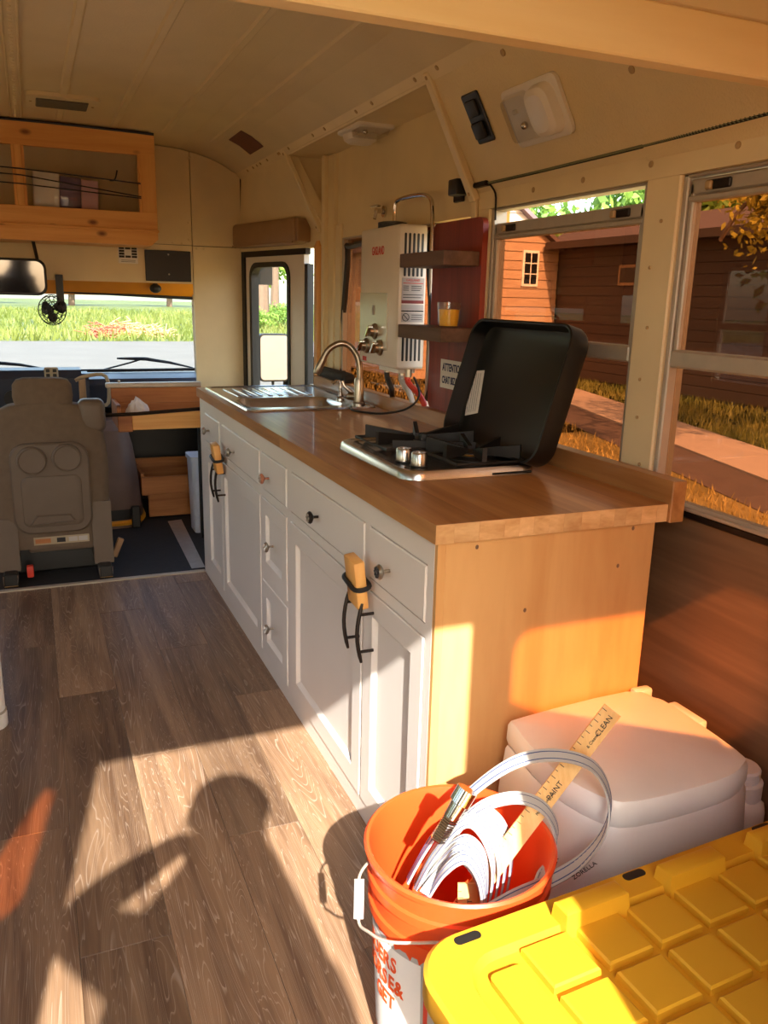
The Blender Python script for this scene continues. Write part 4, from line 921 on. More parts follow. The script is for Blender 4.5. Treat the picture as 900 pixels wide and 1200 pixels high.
# driver seat
se = thing('driver_seat', 'taupe cloth driver seat seen from behind with plastic back panel', 'seat', (-.68, 2.9, 0))
def slab(rows, y0, y1, bul=.03, n=12):
    """lofted cushion from rows (z, x0, x1)"""
    rings = []
    for z, a, b, yo in rows:
        cx, hw = (a+b)/2, (b-a)/2; ring = []
        for k_ in range(n*2):
            t_ = 2*math.pi*k_/(2*n); c_, s_ = math.cos(t_), math.sin(t_); e_ = .45
            ring.append(Vector((cx+hw*math.copysign(abs(c_)**e_, c_), (y0+y1)/2+yo+(y1-y0)/2*math.copysign(abs(s_)**e_, s_), z)))
        rings.append(ring)
    return MB().loft(rings, True)
obj('backrest', slab([(.15, -.90, -.46, .0), (.20, -.915, -.445, 0), (.34, -.945, -.420, 0), (.50, -.955, -.412, .01), (.62, -.95, -.418, .015), (.72, -.935, -.432, .02), (.79, -.90, -.462, .03), (.822, -.84, -.53, .035), (.832, -.78, -.59, .035)], 2.66, 2.80), 'seatf', se)
obj('headrest', slab([(.815, -.790, -.575, .03), (.825, -.808, -.558, .03), (.86, -.815, -.552, .03), (.915, -.812, -.556, .035), (.938, -.795, -.572, .035), (.945, -.77, -.60, .035)], 2.67, 2.76), 'seatf', se)
for x_ in (-.74, -.63): obj('headrest_post', MB().cyl((x_, 2.745, .78), (x_, 2.745, .84), .007, n=8), 'chrome', se)
hp = rrect(-.850, -.505, .225, .655, .075, 6)
pnl = obj('back_panel', MB().loft([fy(hp, 2.69), fy(hp, 2.655), fy(rrect(-.842, -.513, .233, .647, .07, 6), 2.648)], True), 'seatp', se)
for x_, z_ in ((-.754, .578), (-.603, .585)):
    c_ = obj('cup_disc', MB().lathe([(.066, 0), (.064, .020), (.058, .023), (.054, .020), (0, .019)], (x_, 2.650, z_), 28, Matrix.Rotation(math.pi/2, 4, 'X')), 'seatp', se)
rec = rrect(-.812, -.543, .258, .505, .035, 5)
obj('panel_field', MB().loft([fy(rec, 2.650), fy(rrect(-.806, -.549, .264, .499, .032, 5), 2.6445), fy(rrect(-.790, -.565, .280, .483, .028, 5), 2.6425)], True), 'seatp', se)
obj('grab_ledge', MB().loft([fy([(-.785, .272), (-.575, .278), (-.600, .318), (-.755, .318)], 2.646), fy([(-.775, .278), (-.585, .284), (-.61, .312), (-.748, .312)], 2.632)], True), 'seatp', se)
obj('armrest', MB().rbox(-.535, -.415, 2.685, 2.80, .690, .845, .03, 3), 'seatp', se)
obj('skirt', MB().rbox(-.80, -.50, 2.665, 2.75, .130, .235, .012, 2), 'seatp', se)
lb_ = obj('label_strip', MB().box(-.775, -.527, 2.660, 2.666, .168, .206), 'beige', se)
for k_, (a, b) in enumerate(((-.768, -.70), (-.673, -.635), (-.62, -.58), (-.575, -.535))): obj('label_print', MB().box(a, b, 2.6585, 2.661, .176, .198), ('cratewood', 'blackink', 'greylabel', 'greylabel')[k_], se)
for x_, zt_ in ((-.885, .30), (-.465, .36)):
    obj('side_bracket', MB().add([(x_+a, y_, z_) for a in (-.045, .045) for y_, z_ in ((2.645, .055), (2.80, .055), (2.78, zt_), (2.665, zt_))], [(0, 1, 2, 3), (7, 6, 5, 4), (0, 4, 5, 1), (1, 5, 6, 2), (2, 6, 7, 3), (3, 7, 4, 0)]), 'seatp', se)
    obj('seat_foot', MB().rbox(x_-.030, x_+.030, 2.585, 2.75, -.004, .06, .006, 1), 'black', se)
    obj('foot_clip', MB().tube([(x_-.03, 2.580, .055), (x_-.03, 2.575, .005), (x_+.03, 2.575, .005), (x_+.03, 2.580, .055)], .004, 6), 'chrome', se)
obj('seat_cushion', slab([(.20, -.93, -.43, 0), (.24, -.95, -.41, 0), (.33, -.95, -.41, 0), (.37, -.92, -.44, 0)], 2.78, 3.28), 'seatf', se)
obj('seat_base', MB().rbox(-.88, -.48, 2.78, 3.22, -.004, .21, .01, 1), 'black', se)
obj('release_lever', MB().rbox(-.815, -.785, 2.60, 2.64, .03, .085, .006, 2), 'hinge_red', se)
obj('belt_buckle', MB().rbox(-.415, -.385, 2.70, 2.72, .06, .16, .004, 1, T=Matrix.Translation((-.40, 2.71, .1)) @ Matrix.Rotation(.4, 4, 'Y') @ Matrix.Translation((.40, -2.71, -.1))), 'vinyl', se)
# beige grab handle beyond the seat
gh = thing('grab_handle', 'beige loop grab handle standing beside the dashboard', 'handle', (-.47, 3.45, .60))
pts_ = [at(88, 446, y=3.4), at(100, 441, y=3.4), at(124, 441, y=3.4), at(127, 472, y=3.4), at(114, 474, y=3.4)]
obj('loop', MB().tube(smooth(pts_, 4), .010, 8), 'beige', gh)
a_, b_ = at(96, 445, y=3.41), at(98, 500, y=3.41); obj('upright', MB().rbox(a_.x-.018, a_.x+.018, 3.40, 3.43, .05, a_.z+.01, .004, 1), 'vinyl', gh)
obj('base_bracket', MB().rbox(a_.x-.05, a_.x+.05, 3.36, 3.46, -.012, .06, .01, 1), 'black', gh)
# wooden tray shelf with bar and tissues
tr = thing('wooden_tray', 'shallow pine tray shelf fixed ahead of the counter end', 'tray', (-.10, 3.03, .66))
obj('front_board', MB().rbox(-.275, .13, 2.885, 2.905, .664, .750, .003, 1), 'pine', tr)
obj('end_block', MB().rbox(-.345, -.275, 2.882, 2.91, .656, .748, .003, 1), 'cratewood', tr)
obj('bottom_board', MB().box(-.34, .13, 2.905, 3.19, .668, .685), 'pine', tr)
obj('back_board', MB().rbox(-.345, .13, 3.19, 3.21, .668, .845, .003, 1), 'cratewood', tr)
obj('back_board', MB().rbox(-.33, .13, 3.178, 3.189, .69, .765, .002, 1), 'cratewood', tr)
obj('side_board', MB().rbox(-.345, -.325, 2.905, 3.19, .668, .79, .003, 1), 'cratewood', tr)
obj('top_rail', MB().rbox(-.37, .13, 3.175, 3.22, .846, .872, .004, 1), 'alu', tr)
obj('bolt', MB().cyl((-.30, 3.2, .872), (-.30, 3.2, .885), .007, n=8), 'alu', tr)
obj('support', MB().box(.10, .128, 3.15, 3.185, -.012, .668), 'black', tr)
tag(obj('dark_metal_bar', MB().tube([at(118, 487, y=2.86), at(160, 485, y=2.86), (.12, 2.86, .770)], .009, 8), 'bronze'), 'dark metal bar running in front of the wooden tray', 'bar')
ti = thing('tissue_packet', 'crumpled white plastic packet of tissues on the wooden tray', 'tissue', (-.235, 3.0, .69))
rnd = random.Random(3); bm_ = bmesh.new(); bmesh.ops.create_icosphere(bm_, subdivisions=3, radius=1)
for v in bm_.verts:
    k_ = 1+rnd.uniform(-.14, .10); v.co = Vector((-.235+v.co.x*.062*k_*(1 if v.co.z < .2 else 1-.7*(v.co.z-.2)), 2.99+v.co.y*.05*k_, .735+v.co.z*(.055 if v.co.z < 0 else .085)*k_))
obj('crumpled_top', MB().bm(bm_), 'tissue', ti, sharp=15)
obj('packet', MB().rbox(-.295, -.175, 2.95, 3.03, .686, .745, .01, 2), 'tissue', ti)
# crate and the dark well
cr = thing('wooden_crate', 'open stained wooden crate on the cab floor', 'crate', (.05, 3.85, 0))
obj('front_plank', MB().rbox(-.125, .36, 3.66, 3.68, .0, .155, .003, 1), 'cratewood', cr)
obj('front_lip', MB().rbox(-.165, .36, 3.635, 3.66, .145, .255, .003, 1), 'cratewood', cr)
obj('side_plank', MB().rbox(-.165, -.145, 3.66, 4.08, .145, .275, .003, 1), 'cratewood', cr)
obj('bottom', MB().box(-.14, .36, 3.68, 4.08, .13, .15), 'cratewood', cr); obj('back_plank', MB().rbox(-.165, .36, 4.08, 4.10, .145, .29, .003, 1), 'cratewood', cr)
gw_ = MB(); rg = random.Random(5); pts_ = [(.02+.09*math.sin(k_*1.3)+rg.uniform(-.03, .03)+.07, 3.85+.07*math.cos(k_*1.7), .155+.004*(k_ % 3)) for k_ in range(16)]
tag(obj('green_wire_coil', gw_.tube(smooth(pts_, 4), .004, 6), 'green'), 'tangled pale green wire lying in the wooden crate', 'wire')
ct_ = thing('storage_tub', 'pale blue plastic tub standing behind the counter end', 'tub', (.19, 3.34, -.012))
obj('tub_body', MB().prism(rrect(.085, .29, 3.26, 3.42, .02, 3), -.012, .415, top=rrect(.075, .30, 3.25, 3.43, .02, 3)), 'bluewhite', ct_); obj('tub_lid', MB().prism(rrect(.068, .307, 3.243, 3.437, .02, 3), .415, .44), 'bluewhite', ct_)
# engine cover
ec = thing('engine_cover', 'brown moulded engine cover beside the driver seat', 'cover', (-.36, 3.75, 0))
rings = []
for z, sx_, sy_ in ((-.012, .20, .34), (.10, .20, .34), (.30, .185, .32), (.46, .165, .29), (.56, .14, .26), (.61, .09, .2), (.62, .02, .05)):
    rings.append([Vector((-.365+sx_*math.copysign(abs(math.cos(t_))**.55, math.cos(t_)), 3.80+sy_*math.copysign(abs(math.sin(t_))**.55, math.sin(t_)), z)) for t_ in [2*math.pi*k_/28 for k_ in range(28)]])
obj('shell', MB().loft(rings, True), 'engine', ec)
obj('yellow_seal', MB().tube([(-.365+.205*math.copysign(abs(math.cos(t_))**.55, math.cos(t_)), 3.80+.345*math.copysign(abs(math.sin(t_))**.55, math.sin(t_)), .03) for t_ in [2*math.pi*k_/28 for k_ in range(28)]], .016, 6, True), 'yellowpaint', ec)
obj('black_strap', MB().rbox(-.25, -.20, 3.44, 3.47, .0, .13, .006, 1), 'black', ec)
obj('lower_band', MB().loft([[Vector((-.365+(.206+e_)*math.copysign(abs(math.cos(t_))**.55, math.cos(t_)), 3.80+(.346+e_)*math.copysign(abs(math.sin(t_))**.55, math.sin(t_)), z)) for t_ in [2*math.pi*k_/28 for k_ in range(28)]] for z, e_ in ((.05, 0), (.11, 0))], False), 'black', ec)
# rubber mat and tape
mt = tag(obj('rubber_mat', MB().prism([(-.92, 2.56), (-.02, 2.56), (.0, 3.55), (-.10, 3.62), (-.92, 3.45)], -.012, -.004), 'rubber'), 'black rubber mat on the cab floor ahead of the metal strip', 'mat')
tp = MB().prism([(-.055, 2.60), (.012, 2.60), (.052, 3.56), (-.032, 3.54)], -.0040, -.0026)
tag(obj('tape_strip', tp, 'tape'), 'strip of silver tape along the edge of the black mat', 'tape')
# outside mirror by the entry door
om = thing('outside_mirror', 'tall black outside mirror seen through the entry door window', 'mirror', (.80, 3.9, .70))
c0, c1 = at(303, 391, y=4.15), at(340, 447, y=4.15); x0_, x1_, z0_, z1_ = c0.x, c1.x, c1.z, c0.z
mo, mi_ = rrect(x0_, x1_, z0_, z1_, .035, 4), rrect(x0_+.012, x1_-.012, z0_+.012, z1_-.012, .028, 4)
obj('frame', MB().loft([fy(mo, 4.21), fy(mo, 4.155), fy(mi_, 4.15)], True), 'black', om); obj('glass', MB().loft([fy(mi_, 4.151), fy(mi_, 4.1485)], True), 'mirror', om)
obj('arm', MB().tube([((x0_+x1_)/2, 4.20, z0_-.0), ((x0_+x1_)/2, 4.2, z0_-.12), (.40, 4.19, z0_-.18)], .011, 8), 'black', om)

# ================================================================ near things on the floor
# white sealant tube at the frame edge
cn = thing('sealant_tube', 'white cartridge tube standing on the plank floor', 'tube', (-.915, 1.23, 0))
obj('barrel', MB().lathe([(.038, .045), (.038, .30), (.034, .305), (.010, .315), (.006, .37), (0, .37)], (-.915, 1.23, 0), 24), 'white', cn)
obj('base_cap', MB().lathe([(.0395, 0.0), (.042, .006), (.042, .045), (.039, .048)], (-.915, 1.23, 0), 24), 'white', cn)
obj('ring', MB().lathe([(.0405, .05), (.0415, .054), (.0405, .058)], (-.915, 1.23, 0), 24), 'alu', cn)
for k_ in range(5): obj('print_line', MB().box(-.9155+.012*k_-.004, -.9155+.012*k_-.002, 1.1935-.0, 1.1945, .14, .22-.01*k_), 'greylabel', cn) if k_ in (1, 3) else None
# bucket
BX, BY = -.085, -.298
bk = thing('orange_bucket', 'orange plastic bucket of hose beside the birch end panel', 'bucket', (BX, BY, 0))
mb = MB(); prof_ = [(0, .004), (.132, .004), (.138, .02), (.150, .26), (.153, .30), (.160, .302), (.160, .318), (.1545, .320), (.1565, .355), (.163, .357), (.163, .372), (.158, .375), (.160, .405), (.168, .409), (.169, .417), (.165, .421), (.160, .419), (.156, .405), (.150, .30), (.135, .02), (.128, .012), (0, .012)]
obj('shell', mb.lathe(prof_, (BX, BY, 0), 56), 'orange', bk)
def bwall(a, z, e=.0008): 
    r_ = .138+(.150-.138)*(z-.02)/.24+e; return Vector((BX+r_*math.cos(a), BY+r_*math.sin(a), z))
def bpatch(name, a0, a1, z0, z1, mat, e=.0008, n=12):
    mb_ = MB(); rows = [[bwall(a0+(a1-a0)*k_/n, z, e_) for k_ in range(n+1)] for z, e_ in ((z0, e), (z1, e))]
    vs_ = rows[0]+rows[1]; return obj(name, mb_.add(vs_, [(k_, k_+1, n+1+k_+1, n+1+k_) for k_ in range(n)]), mat, bk)
D2 = math.radians
bpatch('label', D2(150), D2(262), .045, .285, 'greylabel'); bpatch('label_field', D2(165), D2(220), .05, .275, 'paper', .0014); bpatch('label_stripe', D2(232), D2(236), .05, .28, 'blue', .0014)
bpatch('label_stripe', D2(222), D2(225), .05, .285, 'hinge_red', .0014)
for s_, a, z in (('DOERS', 184, .240), ('MORSE&', 185, .198), ('GET', 188, .156)):
    n_ = len(s_)
    for k_, chh in enumerate(s_):
        aa = D2(a+(k_-(n_-1)/2)*7.2); p_ = bwall(aa, z, .0022); text(chh, p_, .040, (-math.sin(aa), math.cos(aa), 0), (0, 0, 1), 'orangeink', bk, bold=.001, sx=.8)
# wire handle hanging to the floor side
# flat hose in the bucket
hs = thing('flat_hose', 'coiled flat white hose stuffed in the orange bucket', 'hose', (BX, BY, .25))
fwd = Vector((_f.x, _f.y, 0)).normalized(); rgt = Vector((fwd.y, -fwd.x, 0))
def bp(px, py, off=0.0):
    """point seen at px,py on the upright plane through the bucket axis, moved off metres away from the eye"""
    c = Vector(CAM); d = at(px, py, y=5)-c; p0 = Vector((BX, BY, 0))+fwd*off; return c+d*((p0-c).dot(fwd)/d.dot(fwd))
h0_ = Vector((BX+.165*math.cos(2.55), BY+.165*math.sin(2.55), .362)); h5_ = Vector((BX+.165*math.cos(4.05), BY+.165*math.sin(4.05), .345))
hh = [h0_, bp(436, 1005, -.02), bp(421, 1028, -.06), bp(420, 1078, -.10), bp(432, 1092, -.13), bp(458, 1104, -.16), h5_]
obj('bail_wire', MB().tube(smooth(hh, 6), .0026, 6), 'alu', bk); obj('bail_grip', MB().tube([bp(421, 1030, -.061), bp(420.5, 1055, -.08), bp(420, 1077, -.099)], .0085, 10), 'white', bk)
def strand(pxs, w=.030, tilt=.35, name='loop', t=.0035):
    pts_ = smooth([bp(*q) for q in pxs], 7); wd = (fwd*.75+Vector((0, 0, tilt))+rgt*.25).normalized()
    o_ = obj(name, MB().ribbon(pts_, wd, w, t), 'hose', hs)
    for e_ in (-.28, .28):
        mb_ = MB(); pp = []; N_ = len(pts_)
        for i, p_ in enumerate(pts_):
            tn = (pts_[min(i+1, N_-1)]-pts_[max(i-1, 0)]).normalized(); w_ = (wd-tn*wd.dot(tn)).normalized(); nn_ = tn.cross(w_)
            pp.append((p_+w_*w*e_, nn_))
        mb_.loft([[a+n_*(t/2+.0004)+w_*.0009, a+n_*(t/2+.0004)-w_*.0009, a-n_*(t/2+.0004)-w_*.0009, a-n_*(t/2+.0004)+w_*.0009] for a, n_ in pp], True)
        obj('stripe', mb_, 'blue', o_)
    return o_, pts_, wd
strand([(478, 1032, -.03), (505, 985, -.02), (545, 935, -.01), (600, 895, .01), (650, 885, .03), (695, 898, .04), (714, 935, .04), (708, 975, .02), (680, 1010, .0), (640, 1034, -.03), (600, 1052, -.06), (555, 1078, -.09)], .024)
strand([(500, 1062, -.02), (520, 1000, .0), (555, 952, .02), (600, 935, .03), (635, 945, .03), (652, 975, .03), (643, 1010, .01), (628, 1045, -.03), (610, 1085, -.05)], .024)
for k_ in range(4):
    o_ = .045-k_*.022; dx, dy = -7*k_, 5*k_
    strand([(487, 1034+3*k_, o_-.05), (515+dx*.3, 988+dy, o_-.02), (556+dx*.6, 950+dy, o_), (586+dx, 962+dy, o_), (599+dx, 1000+dy, o_), (594+dx, 1045+dy, o_), (580+dx, 1095+dy, o_)], .019)
for k_ in range(3):
    o_ = -.035-k_*.018; dx, dy = -5*k_, 9*k_
    strand([(497, 1036+6*k_, o_-.03), (518, 1002+dy, o_), (545+dx, 984+dy, o_), (566+dx, 1003+dy, o_), (570+dx*.5, 1045+dy*.5, o_), (563+dx*.5, 1095, o_)], .019)
strand([(502, 1050, -.10), (522, 1020, -.095), (545, 1006, -.09), (562, 1028, -.09), (567, 1062, -.09), (566, 1100, -.09)], .020)
for q0, q1 in (((691, 1004), (672, 1017)), ((648, 1000), (641, 1020))):
    p_, p2 = bp((q0[0]+q1[0])/2, (q0[1]+q1[1])/2, .0), bp(*q0, .0)
    d_ = (bp(*q0, 0)-bp(*q1, 0)).normalized()
    text('ZORELLA', p_-fwd*.022, .012, d_, Vector((0, 0, 1)) if abs(d_.z) < .9 else -rgt, 'blackink', hs)
cn1, cn0 = bp(548, 925, -.05), bp(512, 985, -.07); dn = (cn1-cn0).normalized()
cp_ = obj('coupling', MB().tube([lerp(cn0, cn1, .45), lerp(cn0, cn1, .72), lerp(cn0, cn1, .74), lerp(cn0, cn1, 1.0)], [.013, .014, .018, .018], 14), 'chrome', hs)
sp_ = [lerp(cn0, cn1, .5*k_/60)+(dn.orthogonal().normalized()*math.cos(k_*1.25)+dn.cross(dn.orthogonal().normalized())*math.sin(k_*1.25))*.012 for k_ in range(61)]
obj('strain_spring', MB().tube(sp_, .0022, 5), 'chrome', hs)
# wooden paint stick / yardstick
def stick(name, label, a, b, w, ticks):
    t_ = thing(name, label, 'ruler', lerp(a, b, .0)); d_ = (b-a).normalized(); wv = (rgt-d_*rgt.dot(d_)).normalized(); nv = d_.cross(wv); 
    if nv.dot(fwd) > 0: nv = -nv
    T = Matrix((wv, d_, nv)).transposed().to_4x4(); T.translation = a; L = (b-a).length
    blade = obj('blade', MB().box(-w/2, w/2, 0, L, -.0022, .0022, T=T), 'ruler', t_)
    for k_ in range(int(L/.0127)):
        h_ = .010 if k_ % 2 == 0 else .006
        obj('tick_mark', MB().box(-w/2+.0005, -w/2+h_, k_*.0127+.004, k_*.0127+.0052, .0023, .0027, T=T), 'blackink', t_)
    for (s_, f_, sz) in ticks:
        p_ = T @ Vector((.004, L*f_, .003)); text(s_, p_, sz, d_, -wv, 'blackink', t_)
a_, b_ = bp(598, 990, .02), bp(718, 832, .10)
stick('yardstick', 'wooden yardstick with printed marks leaning out of the orange bucket', lerp(a_, b_, -.55), b_, .036, (('CLEAN', .93, .014), ('& Cleaner', .86, .008), ('PAINT', .62, .014), ('Make it look great', .56, .007)))
a_, b_ = Vector((BX+.0, BY-.06, .05)), bp(548, 1035, -.04)
stick('paint_stick', 'short wooden paint stick between the hose coils in the bucket', a_, b_, .034, (('PAINT', .85, .012),))
# portable toilet
pt = thing('portable_toilet', 'white portable camping toilet between bucket and dark wall board', 'toilet', (.36, -.2, 0))
top_ = [(.165, -.060), (.20, -.030), (.50, -.010), (.545, -.055), (.560, -.10), (.556, -.30), (.53, -.345), (.44, -.372), (.24, -.372), (.18, -.33), (.150, -.22)]
def grow(poly, s_, cx=.36, cy=-.2): return [(cx+(a-cx)*s_, cy+(b-cy)*s_) for a, b in poly]
def sm2(poly): return [(v.x, v.y) for v in smooth([(a, b, 0) for a, b in poly], 3, True)]
tp_ = sm2(top_)
def R2(poly, z, slope=0): return [Vector((a, b, z+slope*(b+.2))) for a, b in poly]
def clampw(poly): return [(min(a, .575), max(min(b, -.006), -.44)) for a, b in poly]
obj('tank', MB().loft([R2(clampw(grow(tp_, .96)), 0.0), R2(clampw(grow(tp_, 1.04)), .012), R2(clampw(grow(tp_, 1.06)), .16), R2(clampw(grow(tp_, 1.04)), .30), R2(clampw(grow(tp_, 1.005)), .398), R2(clampw(grow(tp_, .985)), .408)], True), 'white', pt, sharp=50)
obj('seat_lid', MB().loft([R2(grow(tp_, .985), .410, .02), R2(grow(tp_, 1.0), .420, .02), R2(grow(tp_, .995), .452, .02), R2(grow(tp_, .97), .463, .02), R2(grow(tp_, .90), .466, .02), R2(grow(tp_, .3), .464, .02)], True), 'white', pt, sharp=50)
obj('fill_spout', MB().lathe([(.045, .30), (.045, .372), (.04, .376)], (.600, -.275, 0), 24), 'white', pt); obj('fill_cap', MB().lathe([(.036, .374), (.038, .378), (.038, .398), (.034, .403), (0, .404)], (.600, -.275, 0), 24), 'white', pt)
obj('side_shoulder', MB().rbox(.50, .640, -.33, -.20, .02, .345, .03, 3), 'white', pt)
obj('hinge_tab', MB().rbox(.515, .565, -.030, -.006, .440, .470, .006, 2), 'white', pt); obj('latch', MB().rbox(.552, .578, -.19, -.09, .430, .466, .006, 2), 'white', pt)
# yellow lidded tote
ttz = .435
tt = thing('storage_tote', 'black storage tote with bright yellow lid beside the orange bucket', 'tote', (.16, -.86, 0))
lx0, lx1, ly0, ly1 = -.292, .60, -1.18, -.482; TR = math.radians(3.2); TC = Vector((.16, -.86, 0)); TS = Vector((.024, 0, 0))
def tinv(p): return Matrix.Rotation(-TR, 3, 'Z') @ (p-TC-TS)+TC
obj('tub', MB().prism(rrect(lx0+.06, lx1-.06, ly0+.05, ly1-.05, .05, 5), 0, .41, top=rrect(lx0+.025, lx1-.025, ly0+.02, ly1-.02, .06, 5)), 'toteblack', tt)
def Lr(i, r): return rrect(lx0+i, lx1-i, ly0+i, ly1-i, r, 7)
lid = obj('lid', MB().loft([R2(Lr(.004, .08), ttz-.05), R2(Lr(0, .08), ttz-.042), R2(Lr(0, .08), ttz-.006), R2(Lr(.006, .076), ttz), R2(Lr(.055, .06), ttz), R2(Lr(.062, .055), ttz-.012), R2(Lr(.07, .05), ttz-.014)], True), 'yellow', tt)
for yy in [(-.548-.0918*k_) for k_ in range(7)]:
    for xx in [(-.136+.0975*k_) for k_ in range(7)]:
        if yy-.08 > ly0+.06: obj('raised_square', MB().loft([R2([(xx, yy-.080), (xx+.083, yy-.080), (xx+.083, yy), (xx, yy)], ttz-.016), R2([(xx+.001, yy-.079), (xx+.082, yy-.079), (xx+.082, yy-.001), (xx+.001, yy-.001)], ttz-.004), R2([(xx+.004, yy-.076), (xx+.079, yy-.076), (xx+.079, yy-.004), (xx+.004, yy-.004)], ttz-.001)], True), 'yellow', lid)
for xx in (-.058, .148, .354):
    obj('stacking_block', MB().loft([R2([(xx, -.555), (xx+.124, -.555), (xx+.124, -.515), (xx, -.515)], ttz-.014), R2([(xx+.003, -.550), (xx+.121, -.550), (xx+.121, -.518), (xx+.003, -.518)], ttz+.024), R2([(xx+.008, -.545), (xx+.116, -.545), (xx+.116, -.523), (xx+.008, -.523)], ttz+.027)], True), 'yellow', lid)
for px, py in ((548, 1099), (743, 1025), (893, 970)):
    p_ = tinv(at(px, py, z=ttz)); obj('slot', MB().prism(rrect(p_.x-.022, p_.x+.022, p_.y-.008, p_.y+.008, .0075, 4), ttz-.002, ttz+.0006), 'black', lid)
obj('corner_plate', MB().prism(rrect(-.205, -.150, -.73, -.57, .01, 3), ttz-.016, ttz-.004), 'yellow', lid)
tt.rotation_euler.z = TR; tt.location = TC+TS
# ================================================================ outside
GZ = -0.95
def flat(name, poly, z, mat, label=None, th=.05): return struct(name, MB().prism(poly, z-th, z), mat, label=label)
flat('ground', [(-60, -40), (60, -40), (60, 41), (-60, 41)], GZ-.02, 'dirt', 'dry bare ground around the bus', .2)
flat('road', [(-60, 11), (30, 11), (38, 41), (-60, 41)], GZ, 'gravel', 'pale gravel road ahead of the bus', .03)
flat('field', [(-120, 41), (120, 41), (120, 260), (-120, 260)], GZ, 'grass', 'green field beyond the gravel road', .1)
rngn = np.random.default_rng(4)
def blades(name, n, region, h, w, mat, label, cat, z=GZ):
    x0, x1, y0, y1 = region; bx_ = rngn.uniform(x0, x1, n); by_ = y0+(y1-y0)*rngn.uniform(0, 1, n)**1.3; hh_ = h*rngn.uniform(.5, 1.2, n); a = rngn.uniform(0, 6.28, n)
    lx, ly = rngn.normal(0, .35, n)*hh_, rngn.normal(0, .35, n)*hh_; w_ = w*rngn.uniform(.6, 1.3, n)
    V = np.empty((n, 3, 3)); V[:, 0] = np.stack([bx_-np.cos(a)*w_, by_-np.sin(a)*w_, np.full(n, z)], 1); V[:, 1] = np.stack([bx_+np.cos(a)*w_, by_+np.sin(a)*w_, np.full(n, z)], 1); V[:, 2] = np.stack([bx_+lx, by_+ly, z+hh_], 1)
    me = bpy.data.meshes.new(name); me.from_pydata(V.reshape(-1, 3).tolist(), [], np.arange(3*n).reshape(-1, 3).tolist()); me.materials.append(M[mat])
    o = bpy.data.objects.new(name, me); COL.objects.link(o); tag(o, label, cat); o['kind'] = 'stuff'; return o
blades('field_grass', 26000, (-45, 30, 41, 110), .55, .06, 'grass', 'tall green grass of the field beyond the road', 'grass')
# strips seen through the side windows; they run beside the bus
def strip_line(t): return None
e = dict(a=[(-3, 5.2), (12, 9.6)], )
def band(n0, n1, y0=-4, y1=30):
    """strip between two lines x = n + 0.30*(y-8)"""
    return [(n0+.30*(y0-8), y0), (n1+.30*(y0-8), y0), (n1+.30*(y1-8), y1), (n0+.30*(y1-8), y1)]
flat('lawn_verge', band(1.8, 7.7), GZ, 'drygrass', 'dry orange verge beside the bus', .03)
flat('dark_band', band(7.7, 8.75), GZ+.01, 'darkstrip', 'dark strip beside the sidewalk', .03)  # flat strip of darker brown between verge and sidewalk
sw_ = structroot('sidewalk', (10, 8, GZ), 'pale concrete sidewalk seen through the side windows')
for k_ in range(14):
    y0 = -4+k_*2.4; obj('slab', MB().prism([(8.75+.3*(y0-8), y0), (10.15+.3*(y0-8), y0), (10.15+.3*(y0+2.38-8), y0+2.38), (8.75+.3*(y0+2.38-8), y0+2.38)], GZ-.02, GZ+.04), 'concrete', sw_)
flat('lawn', band(10.15, 16), GZ, 'lawn', 'lawn between the sidewalk and the house', .03)
def blades_band(name, n, n0, n1, h, w, mat, label):
    o = blades(name, n, (n0, n1, -1, 24), h, w, mat, label, 'grass'); me = o.data
    co = np.empty(len(me.vertices)*3); me.vertices.foreach_get('co', co); co = co.reshape(-1, 3); co[:, 0] += .30*(co[:, 1]-8); me.vertices.foreach_set('co', co.ravel()); me.update()
blades_band('verge_grass', 16000, 3.0, 7.7, .10, .012, 'drygrass', 'dry grass tufts on the verge beside the bus')
blades_band('lawn_grass', 16000, 10.15, 13.2, .16, .014, 'lawn', 'green grass along the edge of the sidewalk')
# house: long shaded wall beside the bus and a lit gable wing facing the sun
hs_ = thing('house', 'single storey house with lit gable wing and long shaded wall', 'house', (17, 16, GZ))
HX = 14.5
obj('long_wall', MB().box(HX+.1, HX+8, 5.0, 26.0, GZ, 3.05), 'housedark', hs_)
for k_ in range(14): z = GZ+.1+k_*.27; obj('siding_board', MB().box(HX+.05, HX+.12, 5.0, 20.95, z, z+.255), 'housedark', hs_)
# gable wing: wall at y=23 facing the bus rear
gx0, gx1, gy = 9.3, 14.5, 21.0
gp = [(gx0, GZ), (gx1, GZ), (gx1, 3.1), ((gx0+gx1)/2, 4.75), (gx0, 3.1)]
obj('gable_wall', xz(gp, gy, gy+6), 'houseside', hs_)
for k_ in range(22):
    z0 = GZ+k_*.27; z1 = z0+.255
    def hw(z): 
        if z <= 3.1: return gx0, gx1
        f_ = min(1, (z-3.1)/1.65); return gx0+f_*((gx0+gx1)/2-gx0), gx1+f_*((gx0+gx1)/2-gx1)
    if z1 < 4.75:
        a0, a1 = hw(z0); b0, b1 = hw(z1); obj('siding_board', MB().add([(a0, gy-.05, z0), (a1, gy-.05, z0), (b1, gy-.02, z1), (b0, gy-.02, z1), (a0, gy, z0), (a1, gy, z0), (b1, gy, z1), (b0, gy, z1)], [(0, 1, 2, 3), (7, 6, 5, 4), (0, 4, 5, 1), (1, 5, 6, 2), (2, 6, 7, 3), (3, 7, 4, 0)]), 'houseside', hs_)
pw0, pw1 = at(613, 293, y=gy-.06), at(629, 336, y=gy-.06)
wn_ = obj('window', MB().box(pw0.x, pw1.x, gy-.10, gy-.02, pw1.z, pw0.z), 'white', hs_)
